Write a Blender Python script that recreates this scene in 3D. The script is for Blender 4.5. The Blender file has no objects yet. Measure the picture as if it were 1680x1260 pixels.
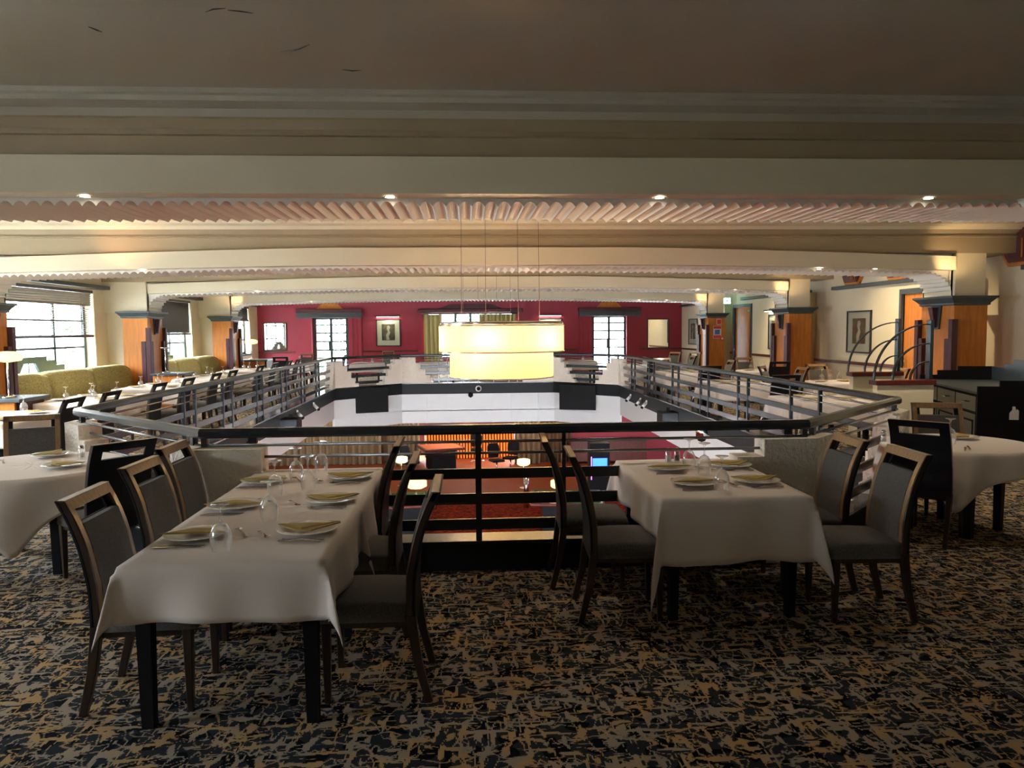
import bpy, bmesh, math, random
from mathutils import Vector, Matrix
random.seed(7)
PI=math.pi; sin=math.sin; cos=math.cos
COL=bpy.context.scene.collection
# ------------------------------------------------------------ materials
SKY=46.0; PEND=12; DLN=12; DL2=28; DLB=95; LOW=24; BEND=10; AISLE=110; EXPO=1.0
def nmat(name):
    m=bpy.data.materials.new(name); m.use_nodes=True
    return m,m.node_tree,m.node_tree.nodes['Principled BSDF']
def setp(b,k,v):
    if k in b.inputs: b.inputs[k].default_value=v
def M(name,col,rough=.5,metal=0,var=0,vscale=8,bump=0,bscale=60,stretch=None,emit=None,estr=0,spec=None,coat=0,sheen=0):
    m,t,b=nmat(name)
    c=(*col,1); setp(b,'Base Color',c); setp(b,'Roughness',rough); setp(b,'Metallic',metal)
    if spec is not None: setp(b,'Specular IOR Level',spec)
    if coat: setp(b,'Coat Weight',coat); setp(b,'Coat Roughness',.12)
    if sheen: setp(b,'Sheen Weight',sheen)
    if emit: setp(b,'Emission Color',(*emit,1)); setp(b,'Emission Strength',estr)
    if var or bump:
        tc=t.nodes.new('ShaderNodeTexCoord'); mp=t.nodes.new('ShaderNodeMapping')
        t.links.new(tc.outputs['Object'],mp.inputs[0])
        if stretch: mp.inputs['Scale'].default_value=stretch
    if var:
        n=t.nodes.new('ShaderNodeTexNoise'); n.inputs['Scale'].default_value=vscale; n.inputs['Detail'].default_value=6
        t.links.new(mp.outputs[0],n.inputs[0])
        r=t.nodes.new('ShaderNodeValToRGB')
        r.color_ramp.elements[0].position=.3; r.color_ramp.elements[1].position=.7
        r.color_ramp.elements[0].color=(*[x*(1-var) for x in col],1)
        r.color_ramp.elements[1].color=(*[min(1,x*(1+var)) for x in col],1)
        t.links.new(n.outputs['Fac'],r.inputs[0]); t.links.new(r.outputs[0],b.inputs['Base Color'])
    if bump:
        n2=t.nodes.new('ShaderNodeTexNoise'); n2.inputs['Scale'].default_value=bscale; n2.inputs['Detail'].default_value=4
        t.links.new(mp.outputs[0],n2.inputs[0])
        bp=t.nodes.new('ShaderNodeBump'); bp.inputs['Strength'].default_value=bump; bp.inputs['Distance'].default_value=.02
        t.links.new(n2.outputs['Fac'],bp.inputs['Height']); t.links.new(bp.outputs[0],b.inputs['Normal'])
    return m
def carpet(name,dark,mid,tan,tan2,s=1.0,soft=.012):
    m,t,b=nmat(name); N=t.nodes.new; L=t.links.new
    setp(b,'Roughness',.95); setp(b,'Specular IOR Level',.05)
    tc=N('ShaderNodeTexCoord')
    # gently wobbled, slightly blocky coordinates give the woven look
    wn=N('ShaderNodeTexNoise'); wn.inputs['Scale'].default_value=16*s; L(tc.outputs['Object'],wn.inputs[0])
    wm=N('ShaderNodeVectorMath'); wm.operation='MULTIPLY_ADD'
    sn=N('ShaderNodeVectorMath'); sn.operation='SNAP'; sn.inputs[1].default_value=(.0065,.0065,1); L(tc.outputs['Object'],sn.inputs[0])
    L(wn.outputs['Color'],wm.inputs[0]); wm.inputs[1].default_value=(.03,.03,0); L(sn.outputs[0],wm.inputs[2])
    def ridge(sc,off,w,thr):
        mp=N('ShaderNodeMapping'); mp.inputs['Scale'].default_value=sc; mp.inputs['Location'].default_value=off
        L(wm.outputs[0],mp.inputs[0])
        n=N('ShaderNodeTexNoise'); n.inputs['Scale'].default_value=1; n.inputs['Detail'].default_value=.6; L(mp.outputs[0],n.inputs[0])
        a=N('ShaderNodeMath'); a.operation='SUBTRACT'; L(n.outputs['Fac'],a.inputs[0]); a.inputs[1].default_value=thr
        q=N('ShaderNodeMath'); q.operation='ABSOLUTE'; L(a.outputs[0],q.inputs[0])
        mr=N('ShaderNodeMapRange'); mr.inputs['From Min'].default_value=w; mr.inputs['From Max'].default_value=w+soft
        mr.inputs['To Min'].default_value=1; mr.inputs['To Max'].default_value=0
        L(q.outputs[0],mr.inputs['Value']); return mr.outputs[0]
    def blob(sc,off,thr):
        mp=N('ShaderNodeMapping'); mp.inputs['Scale'].default_value=sc; mp.inputs['Location'].default_value=off; L(wm.outputs[0],mp.inputs[0])
        n=N('ShaderNodeTexNoise'); n.inputs['Scale'].default_value=1; n.inputs['Detail'].default_value=.8; L(mp.outputs[0],n.inputs[0])
        mr=N('ShaderNodeMapRange'); mr.inputs['From Min'].default_value=thr; mr.inputs['From Max'].default_value=thr+.012; L(n.outputs['Fac'],mr.inputs['Value']); return mr.outputs[0]
    bh=blob((9*s,32*s,1),(0,0,0),.60); bv=blob((32*s,10*s,1),(5,2,0),.595)
    h=ridge((8*s,22*s,1),(3,8,0),.009,.5); v=ridge((22*s,8*s,1),(7,3,0),.009,.5)
    k=blob((12*s,12*s,1),(13,29,0),.52)
    mx=N('ShaderNodeMath'); mx.operation='MAXIMUM'; L(bh,mx.inputs[0]); L(bv,mx.inputs[1])
    mx1=N('ShaderNodeMath'); mx1.operation='MAXIMUM'; L(h,mx1.inputs[0]); L(v,mx1.inputs[1])
    mx2=N('ShaderNodeMath'); mx2.operation='MAXIMUM'; L(mx.outputs[0],mx2.inputs[0]); L(mx1.outputs[0],mx2.inputs[1])
    base=N('ShaderNodeMixRGB'); base.inputs[1].default_value=(*mid,1); base.inputs[2].default_value=(*dark,1); L(k,base.inputs[0])
    tn=N('ShaderNodeTexNoise'); tn.inputs['Scale'].default_value=7*s; L(tc.outputs['Object'],tn.inputs[0])
    tr=N('ShaderNodeValToRGB'); tr.color_ramp.elements[0].position=.42; tr.color_ramp.elements[1].position=.56
    tr.color_ramp.elements[0].color=(*tan,1); tr.color_ramp.elements[1].color=(*tan2,1); L(tn.outputs['Fac'],tr.inputs[0])
    mix=N('ShaderNodeMixRGB'); L(mx2.outputs[0],mix.inputs[0]); L(base.outputs[0],mix.inputs[1]); L(tr.outputs[0],mix.inputs[2])
    fz=N('ShaderNodeTexNoise'); fz.inputs['Scale'].default_value=260; L(tc.outputs['Object'],fz.inputs[0])
    fm=N('ShaderNodeMapRange'); fm.inputs['To Min'].default_value=.55; fm.inputs['To Max'].default_value=1.45; L(fz.outputs['Fac'],fm.inputs['Value'])
    mm=N('ShaderNodeVectorMath'); mm.operation='SCALE'; L(mix.outputs[0],mm.inputs[0]); L(fm.outputs[0],mm.inputs['Scale'])
    L(mm.outputs[0],b.inputs['Base Color'])
    bp=N('ShaderNodeBump'); bp.inputs['Strength'].default_value=.3; bp.inputs['Distance'].default_value=.01
    L(fz.outputs['Fac'],bp.inputs['Height']); L(bp.outputs[0],b.inputs['Normal'])
    return m
def glassmat(name,tint=(1,1,1),refl=1.0,rough=.02):
    m=bpy.data.materials.new(name); m.use_nodes=True; t=m.node_tree; t.nodes.clear(); N=t.nodes.new
    o=N('ShaderNodeOutputMaterial'); mx=N('ShaderNodeMixShader'); tr=N('ShaderNodeBsdfTransparent'); gl=N('ShaderNodeBsdfGlossy')
    fr=N('ShaderNodeFresnel'); fr.inputs[0].default_value=1.5; mu=N('ShaderNodeMath'); mu.operation='MULTIPLY'; mu.inputs[1].default_value=refl; mu.use_clamp=True
    tr.inputs[0].default_value=(*tint,1); gl.inputs['Roughness'].default_value=rough
    t.links.new(fr.outputs[0],mu.inputs[0]); t.links.new(mu.outputs[0],mx.inputs[0]); t.links.new(tr.outputs[0],mx.inputs[1]); t.links.new(gl.outputs[0],mx.inputs[2]); t.links.new(mx.outputs[0],o.inputs[0])
    return m
def shademat(name,col,estr,trans=.6):
    m=bpy.data.materials.new(name); m.use_nodes=True; t=m.node_tree; t.nodes.clear(); N=t.nodes.new; L=t.links.new
    o=N('ShaderNodeOutputMaterial'); d=N('ShaderNodeBsdfDiffuse'); tr=N('ShaderNodeBsdfTranslucent'); mx=N('ShaderNodeMixShader'); e=N('ShaderNodeEmission'); ad=N('ShaderNodeAddShader')
    d.inputs[0].default_value=(*col,1); tr.inputs[0].default_value=(*col,1); e.inputs[0].default_value=(1,.66,.26,1); e.inputs[1].default_value=estr; mx.inputs[0].default_value=trans
    tc=N('ShaderNodeTexCoord'); mp=N('ShaderNodeMapping'); mp.inputs['Scale'].default_value=(90,90,.6); n=N('ShaderNodeTexNoise'); n.inputs['Scale'].default_value=1
    L(tc.outputs['Object'],mp.inputs[0]); L(mp.outputs[0],n.inputs[0]); mr=N('ShaderNodeMapRange'); mr.inputs['To Min'].default_value=.75; mr.inputs['To Max'].default_value=1.1
    L(n.outputs['Fac'],mr.inputs['Value']); sc=N('ShaderNodeVectorMath'); sc.operation='SCALE'; sc.inputs[0].default_value=col; L(mr.outputs[0],sc.inputs['Scale'])
    L(sc.outputs[0],tr.inputs[0])
    L(d.outputs[0],mx.inputs[1]); L(tr.outputs[0],mx.inputs[2]); L(mx.outputs[0],ad.inputs[0]); L(e.outputs[0],ad.inputs[1]); L(ad.outputs[0],o.inputs[0])
    return m
CARPET=carpet('carpet_woven',(.005,.006,.009),(.026,.031,.037),(.47,.30,.14),(.36,.29,.22),s=.8)
REDCARPET=M('red_carpet',(.20,.022,.008),.95,var=.9,vscale=13,bump=.2,spec=.05)
REDFLOOR=M('red_timber_floor',(.26,.065,.02),.5,spec=.2,var=.25,vscale=5,stretch=(1,8,1))
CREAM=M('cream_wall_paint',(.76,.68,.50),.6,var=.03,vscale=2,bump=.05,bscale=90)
BEAMW=M('cream_beam_paint',(.74,.66,.48),.45,var=.02,vscale=2)
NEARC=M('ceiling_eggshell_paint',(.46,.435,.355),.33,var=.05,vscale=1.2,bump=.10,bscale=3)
CEIL=M('bay_upper_tan',(.40,.31,.19),.5,var=.02,vscale=2)  # darker tan than the fascia, for the set-back face above it
PLAST=M('textured_white_plaster',(.78,.71,.62),.85,bump=1.0,bscale=32)
WHITE=M('white_panel_paint',(.62,.64,.65),.5,var=.02,vscale=3)
CRIM=M('crimson_wall_paint',(.32,.022,.05),.55,var=.06,vscale=2)
ORNG=M('orange_cherry_veneer',(.55,.19,.03),.45,var=.18,vscale=3,stretch=(6,6,.8),spec=.3)
PLUM=M('plum_stained_wood',(.085,.032,.040),.5,var=.2,vscale=5,stretch=(8,8,1),spec=.25)
RODM=M('satin_steel_rod',(.30,.32,.34),.25,metal=.9)
TANW=M('tan_rear_wall_paint',(.50,.40,.29),.7,var=.03,vscale=2)
REDW=M('mahogany_wood',(.10,.018,.012),.3,var=.25,vscale=4,stretch=(8,8,1),coat=.4)
SLATE=M('slate_blue_paint',(.045,.06,.07),.4,var=.1,vscale=8)
METAL=M('dark_painted_steel',(.022,.028,.036),.26,metal=.3,coat=.3,var=.1,vscale=30)
BLACKM=M('black_kerb_paint',(.012,.015,.017),.5,spec=.15)
CHROME=M('polished_chrome',(.7,.72,.74),.12,metal=1)
STEEL=M('cutlery_steel',(.48,.45,.42),.22,metal=1)
DWOOD=M('dark_walnut_frame',(.030,.017,.012),.30,var=.3,vscale=6,stretch=(10,10,1),coat=.35)
GLAREW=M('walnut_face_glare',(.27,.165,.085),.30,var=.2,vscale=6,stretch=(10,10,1),coat=.3)  # glossy reflection on the dark walnut fronts, put in as a lighter tan
BWOOD=M('black_chair_back',(.010,.010,.013),.5,spec=.2,bump=.08,bscale=200)
FAB=M('charcoal_tweed',(.085,.08,.075),.95,var=.45,vscale=160,bump=.35,bscale=260,sheen=.25)
CLOTH=M('ivory_tablecloth',(.77,.69,.64),.75,bump=.06,bscale=9,sheen=.1)
CHINA=M('white_china',(.80,.77,.70),.12,coat=.4)
GOLD=M('gold_paper_napkin',(.42,.30,.085),.7,var=.06,vscale=12)
def crystal(name,k,blend):
    m=bpy.data.materials.new(name); m.use_nodes=True; t=m.node_tree; t.nodes.clear(); N=t.nodes.new; L=t.links.new
    o=N('ShaderNodeOutputMaterial'); mx=N('ShaderNodeMixShader'); tr=N('ShaderNodeBsdfTransparent'); mg=N('ShaderNodeMixShader'); gl=N('ShaderNodeBsdfGlossy'); di=N('ShaderNodeBsdfTranslucent')
    lw=N('ShaderNodeLayerWeight'); lw.inputs[0].default_value=blend; mr=N('ShaderNodeMapRange'); mr.inputs['To Min'].default_value=.07; mr.inputs['To Max'].default_value=k
    gl.inputs['Roughness'].default_value=.04; di.inputs[0].default_value=(.9,.92,.92,1); mg.inputs[0].default_value=.35  # translucent white in the mix stands in for bright rim highlights
    L(lw.outputs['Facing'],mr.inputs['Value']); L(mr.outputs[0],mx.inputs[0]); L(gl.outputs[0],mg.inputs[1]); L(di.outputs[0],mg.inputs[2]); L(tr.outputs[0],mx.inputs[1]); L(mg.outputs[0],mx.inputs[2]); L(mx.outputs[0],o.inputs[0])
    return m
GLASS=crystal('wine_glass',1.0,.5)
PANE=glassmat('window_glass',(.97,1,.99),.5)
SALT=M('salt_grains',(.8,.8,.78),.8)
BENCH=M('olive_patterned_upholstery',(.34,.28,.10),.85,var=.45,vscale=38,bump=.2)
BLIND=M('bronze_blind_slat',(.16,.13,.09),.4,metal=.2)
FLUTEW=M('white_fluted_plaster',(.80,.77,.69),.5)
BLINDK=M('dark_closed_slat',(.07,.06,.05),.5,spec=.2)
BLINDD=M('dark_blind_rail',(.05,.04,.05),.4)
MIRROR=M('mirror_glass',(.9,.9,.9),.02,metal=1)
FRAMEB=M('black_picture_frame',(.015,.013,.012),.35)
MAT_=M('ivory_picture_mount',(.78,.74,.62),.7)
ARTD=M('brown_art_print',(.14,.11,.07),.6,var=.6,vscale=6)
ARTL=M('pale_figure_print',(.62,.58,.48),.6)
TVB=M('black_screen',(.006,.006,.007),.5,spec=.08)
CURT=M('beige_curtain',(.33,.255,.15),.8,var=.15,vscale=4,stretch=(6,6,.3))
CURTB=M('brown_curtain',(.17,.10,.05),.8,var=.2,vscale=4,stretch=(6,6,.3))
CURTY=M('yellow_sheer_curtain',(.62,.56,.26),.7,var=.15,vscale=4,stretch=(6,6,.3))
GREENF=M('green_felt',(.02,.13,.07),.9,spec=.02)
ORF=M('orange_felt',(.8,.2,.03),.7)
BLACK=M('matt_black',(.009,.009,.011),.6,spec=.12)
LEAF=M('leaf_green',(.030,.085,.030),.7,var=.6,vscale=3)
BARK=M('tree_bark',(.08,.055,.035),.9,var=.3)
GRND=M('outside_paving',(.22,.22,.21),.9,var=.1)
SIGNR=M('red_sign_paint',(.6,.02,.015),.5)
SIGNB=M('blue_sign_paint',(.05,.15,.55),.5)
SIGNW=M('white_sign_paint',(.85,.85,.85),.5)
TEAL=M('dull_teal_board',(.07,.11,.10),.5)
FLUTEO=M('glowing_orange_bar_panel',(.7,.2,.02),.5,emit=(1,.19,.015),estr=.55)
BLUES=M('lit_blue_screen',(.01,.05,.6),.3,emit=(.02,.12,1),estr=2.6)
EXITG=M('lit_green_sign',(.1,.6,.4),.4,emit=(.35,1,.8),estr=2.5)
BULB=M('lit_downlight_lens',(1,1,1),.4,emit=(1,.9,.72),estr=14)
SHADE=shademat('ribbed_silk_shade',(.50,.40,.255),.06,.5)
SHADEY=shademat('yellow_glass_shade',(.9,.7,.2),1.3)
SHADEW=shademat('white_lamp_shade',(.9,.88,.7),1.2)
WHP=M('white_painted_metal',(.7,.7,.68),.35)
# ------------------------------------------------------------ mesh builder
class MB:
    def __init__(s): s.v=[]; s.f=[]; s.sm=[]
    def add(s,vs,fs,smooth=False):
        o=len(s.v); s.v+= [tuple(p) for p in vs]; s.f+=[[i+o for i in f] for f in fs]; s.sm+=[smooth]*len(fs); return s
    def hexa(s,p):
        return s.add(p,[(0,3,2,1),(4,5,6,7),(0,1,5,4),(1,2,6,5),(2,3,7,6),(3,0,4,7)])
    def box(s,x0,x1,y0,y1,z0,z1):
        return s.hexa([(x0,y0,z0),(x1,y0,z0),(x1,y1,z0),(x0,y1,z0),(x0,y0,z1),(x1,y0,z1),(x1,y1,z1),(x0,y1,z1)])
    def prism(s,poly,f,n=None):
        # poly: 2D list, f(u,v,t)->3D for t in 0,1
        k=len(poly); a=[f(u,v,0) for u,v in poly]; b=[f(u,v,1) for u,v in poly]
        return s.add(a+b,[tuple(range(k-1,-1,-1)),tuple(range(k,2*k))]+[(i,(i+1)%k,k+(i+1)%k,k+i) for i in range(k)])
    def lathe(s,prof,c=(0,0,0),n=24,smooth=True,cap=True):
        vs=[];fs=[]
        for r,z in prof:
            for i in range(n):
                a=2*PI*i/n; vs.append((c[0]+r*cos(a),c[1]+r*sin(a),c[2]+z))
        for j in range(len(prof)-1):
            for i in range(n):
                k=(i+1)%n; fs.append((j*n+i,j*n+k,(j+1)*n+k,(j+1)*n+i))
        if cap:
            if prof[0][0]>1e-4: fs.append(tuple(range(n-1,-1,-1)))
            if prof[-1][0]>1e-4: fs.append(tuple((len(prof)-1)*n+i for i in range(n)))
        return s.add(vs,fs,smooth)
    def tube(s,path,r,n=8,smooth=True):
        pts=[Vector(p) for p in path]; vs=[];fs=[]; m=len(pts)
        rr=r if isinstance(r,(list,tuple)) else [r]*m
        up=None
        for j,p in enumerate(pts):
            d=(pts[min(j+1,m-1)]-pts[max(j-1,0)]).normalized()
            if up is None:
                up=Vector((0,0,1)) if abs(d.z)<.9 else Vector((1,0,0))
            a=d.cross(up).normalized(); b=a.cross(d).normalized(); up=b
            for i in range(n):
                t=2*PI*(i+.5)/n; vs.append(p+a*cos(t)*rr[j]+b*sin(t)*rr[j])
        for j in range(m-1):
            for i in range(n):
                k=(i+1)%n; fs.append((j*n+i,j*n+k,(j+1)*n+k,(j+1)*n+i))
        fs.append(tuple(range(n-1,-1,-1))); fs.append(tuple((m-1)*n+i for i in range(n)))
        return s.add(vs,fs,smooth)
    def sweep(s,secs,smooth=False):
        # list of equal-length rings
        n=len(secs[0]); vs=[p for r in secs for p in r]; fs=[]
        for j in range(len(secs)-1):
            for i in range(n):
                k=(i+1)%n; fs.append((j*n+i,j*n+k,(j+1)*n+k,(j+1)*n+i))
        fs.append(tuple(range(n-1,-1,-1))); fs.append(tuple((len(secs)-1)*n+i for i in range(n)))
        return s.add(vs,fs,smooth)
    def grid(s,rows,smooth=True,close=False):
        n=len(rows[0]); vs=[p for r in rows for p in r]; fs=[]
        for j in range(len(rows)-1):
            for i in range(n-(0 if close else 1)):
                k=(i+1)%n; fs.append((j*n+i,j*n+k,(j+1)*n+k,(j+1)*n+i))
        return s.add(vs,fs,smooth)
    def mesh(s,name,mat):
        me=bpy.data.meshes.new(name); me.from_pydata(s.v,[],s.f); me.polygons.foreach_set('use_smooth',s.sm)
        bm=bmesh.new(); bm.from_mesh(me); bmesh.ops.recalc_face_normals(bm,faces=bm.faces); bm.to_mesh(me); bm.free()
        me.materials.append(mat); me.update(); return me
    def build(s,name,mat,parent=None,loc=(0,0,0),bev=0,seg=2,solid=0,rot=None):
        o=bpy.data.objects.new(name,s.mesh(name,mat)); COL.objects.link(o)
        if parent is not None: o.parent=parent
        o.location=loc
        if rot: o.rotation_euler=rot
        if solid:
            q=o.modifiers.new('thickness','SOLIDIFY'); q.thickness=solid; q.offset=-1
        if bev:
            q=o.modifiers.new('bevel','BEVEL'); q.width=bev; q.segments=seg; q.limit_method='ANGLE'; q.angle_limit=math.radians(50)
        return o
USED={}
def tag(o,label,cat,group=None,kind=None):
    if label:
        USED.setdefault(label,[]).append(o.name)
        o['label']=label
    if cat: o['category']=cat
    if group: o['group']=group
    if kind: o['kind']=kind
    return o
def thing(name,label,cat,loc=(0,0,0),rz=0,group=None):
    o=bpy.data.objects.new(name,None); COL.objects.link(o); o.location=loc; o.rotation_euler=(0,0,rz); o.empty_display_size=.1
    return tag(o,label,cat,group)
def struct(name,mb,mat,**k):
    o=mb.build(name,mat,**k); o['kind']='structure'; return o
def dup(root,loc,rz,label,group=None):
    r=root.copy(); COL.objects.link(r); r.location=loc; r.rotation_euler=(0,0,rz)
    tag(r,label,None,group)
    def rec(a,b):
        for ch in list(a.children):
            c=ch.copy(); COL.objects.link(c); c.parent=b; rec(ch,c)
    rec(root,r); return r
class Maker:
    """builds the first of a kind, copies the later ones"""
    def __init__(s,fn): s.fn=fn; s.first=None
    def __call__(s,loc,rz,label,group=None):
        if s.first is None:
            s.first=s.fn(); s.first.location=loc; s.first.rotation_euler=(0,0,rz); tag(s.first,label,None,group); return s.first
        return dup(s.first,loc,rz,label,group)
# ------------------------------------------------------------ room shell
XC=.25
OCT=[(-1.9,5.55),(2.55,5.55),(4.25,7.25),(4.25,20.6),(2.6,22.3),(-1.9,22.3),(-3.6,20.6),(-3.6,7.25)]
def octo(off):
    # octagon moved outwards by off (mitred)
    n=8; out=[]
    for i in range(n):
        p0=Vector(OCT[i-1]);p=Vector(OCT[i]);p1=Vector(OCT[(i+1)%n])
        d0=(p-p0).normalized(); d1=(p1-p).normalized()
        n0=Vector((d0.y,-d0.x)); n1=Vector((d1.y,-d1.x))
        b=(n0+n1); out.append(p+b*(off/(b.dot(n0))))
    return out
def seg(mb,i,o0,o1,z0,z1):
    a=octo(o0);b=octo(o1);j=(i+1)%8
    mb.hexa([(*a[i],z0),(*a[j],z0),(*b[j],z0),(*b[i],z0),(*a[i],z1),(*a[j],z1),(*b[j],z1),(*b[i],z1)])
def holed(name,mat,x0,x1,y0,y1,off,z):
    bm=bmesh.new(); o=octo(off)
    outer=[bm.verts.new((x,y,z)) for x,y in ((x0,y0),(x1,y0),(x1,y1),(x0,y1))]
    inner=[bm.verts.new((p.x,p.y,z)) for p in o]
    es=[]
    for r in (outer,inner):
        for i in range(len(r)): es.append(bm.edges.new((r[i],r[(i+1)%len(r)])))
    bmesh.ops.triangle_fill(bm,edges=es,use_beauty=True)
    me=bpy.data.meshes.new(name); bm.to_mesh(me); bm.free(); me.materials.append(mat)
    ob=bpy.data.objects.new(name,me); COL.objects.link(ob); ob['kind']='structure'; return ob
XL,XR,YF,YN=-8.2,8.8,30.7,-3.0
holed('floor',CARPET,XL-.1,XR+.1,YN-.1,YF+.1,.0,0.0)
holed('ceiling_lower',WHITE,XL-1,XR+1,3,YF+.3,-.03,-.60)
struct('floor_lower',MB().box(-10,10,22.0,31.2,-3.3,-3.2),REDFLOOR)
struct('floor_lower.001',MB().box(-10,10,3,22.0,-3.3,-3.195),REDCARPET)
# kerb and white fascia round the opening
k=MB(); 
for i in range(8): seg(k,i,-.09,.09,-.10,.20)
struct('trim_1',k,BLACKM,bev=.006)
k=MB()
for i in range(8): seg(k,i,-.12,.12,.20,.225)
struct('trim_2',k,METAL,bev=.005)
k=MB()
for i in range(8): seg(k,i,-.05,.0,-.60,-.10)
for i in (3,4,5): seg(k,i,-.05,.0,-.95,-.58)
struct('trim_3',k,WHITE)
k=MB()
for x in (-1.2,-.55,.75,1.3,2.1): k.box(x,x+.04,22.2,22.26,-.95,-.1)
struct('trim_4',k,WHITE)
# ceilings: near slab and bays
BY=[5.55,11.55,17.75,23.9]
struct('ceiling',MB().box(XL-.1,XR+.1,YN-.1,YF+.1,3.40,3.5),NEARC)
ck=MB()
for pts in (((-2.012,4.366),(-1.99,4.41),(-1.973,4.44)),((-1.321,4.148),(-1.27,4.11),(-1.204,4.098)),((-1.2,4.12),(-1.14,4.13),(-1.082,4.153)),((-1.075,4.711),(-1.0,4.68),(-.947,4.647),(-.877,4.577)),((-.76,5.0),(-.70,5.02),(-.64,5.01))):
    ck.tube([(x,y,3.3985) for x,y in pts],[.0015]+[.004]*(len(pts)-2)+[.001],6)
struct('trim_70',ck,BLINDD)
# walls
T=.38
WIN=[(0.0,2.4),(7.0,10.9),(12.9,17.45),(19.2,23.45),(25.3,29.6)]  # first opening is out of view, added and sized to light the foreground
SILL,HEAD=.92,2.68
w=MB(); w.box(XL-T,XL,YN,YF,0,SILL); w.box(XL-T,XL,YN,YF,HEAD,3.4)
ys=[YN]+[q for p in WIN for q in p]+[YF]
for i in range(0,len(ys),2): w.box(XL-T,XL,ys[i],ys[i+1],SILL,HEAD)
struct('wall_left',w,CREAM)
D1=(13.2,14.9); D2=(23.1,24.55)
w=MB(); w.box(XR,XR+T,YN,D1[0],0,3.4); w.box(XR,XR+T,D1[1],D2[0],0,3.4); w.box(XR,XR+T,D2[1],YF,0,3.4)
w.box(XR,XR+T,D1[0],D1[1],2.43,3.4); w.box(XR,XR+T,D2[0],D2[1],2.43,3.4)
struct('wall_right',w,CREAM)
FW=[(-6.07,-4.64,0.02,2.27),(-1.62,2.01,.6,2.45),(5.08,6.57,0.02,2.27)]
w=MB(); xs=[XL]+[q for p in FW for q in p[:2]]+[XR]
for i in range(0,len(xs),2): w.box(xs[i],xs[i+1],YF,YF+T,0,3.4)
for a,b,z0,z1 in FW: w.box(a,b,YF,YF+T,z1,3.4); w.box(a,b,YF,YF+T,-.05,z0)
struct('wall_far',w,CRIM)
w=MB(); w.box(XL-T,XR+T,YN-.3,YN,0,3.4)
struct('wall_near',w,TANW)
# lower walls
w=MB(); w.box(-10,-1.9,29.0,29.2,-3.2,-.6); struct('wall_lower_left',w,CURTB)
w=MB(); w.box(2.4,10,28.2,28.4,-3.2,-.6); struct('wall_lower_right',w,CRIM)
w=MB(); w.box(-2.2,2.6,31,31.2,-3.2,-.6); struct('wall_lower_far',w,REDW)
w=MB(); w.box(-9.2,-9,3,29,-3.2,-.6); w.box(9,9.2,3,29,-3.2,-.6); struct('wall_lower_side',w,CRIM)
# dado rails and picture rails
d=MB(); 
for a,b in ((YN,D1[0]-.1),(D1[1]+.1,D2[0]-.1),(D2[1]+.1,YF)): d.box(XR-.035,XR,a,b,.90,.97)
d.box(XL,-6.75,YF-.035,YF,.9,.97); d.box(-4.1,-1.9,YF-.035,YF,.9,.97); d.box(2.3,4.5,YF-.035,YF,.9,.97); d.box(7.1,XR,YF-.035,YF,.9,.97)
struct('trim_5',d,REDW,bev=.008)
d=MB(); d.box(XR-.14,XR,6.8,11.5,2.62,2.70); d.box(XR-.14,XR,12.6,17.7,2.62,2.70); d.box(XR-.14,XR,19,23.7,2.62,2.70); d.box(XR-.14,XR,25.3,30.6,2.62,2.70)
struct('trim_6',d,SLATE,bev=.01)
d=MB()
for a,b in WIN: d.box(XL-.02,XL+.16,a-.35,b+1.0,2.72,2.80)
struct('trim_7',d,SLATE,bev=.01)
# cream pilasters on the right wall, one each side of every pier
d=MB()
for y in BY[:]:
    d.box(XR-.22,XR,y+1.0,y+1.35,0,2.62)
struct('trim_8',d,CREAM)
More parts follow.
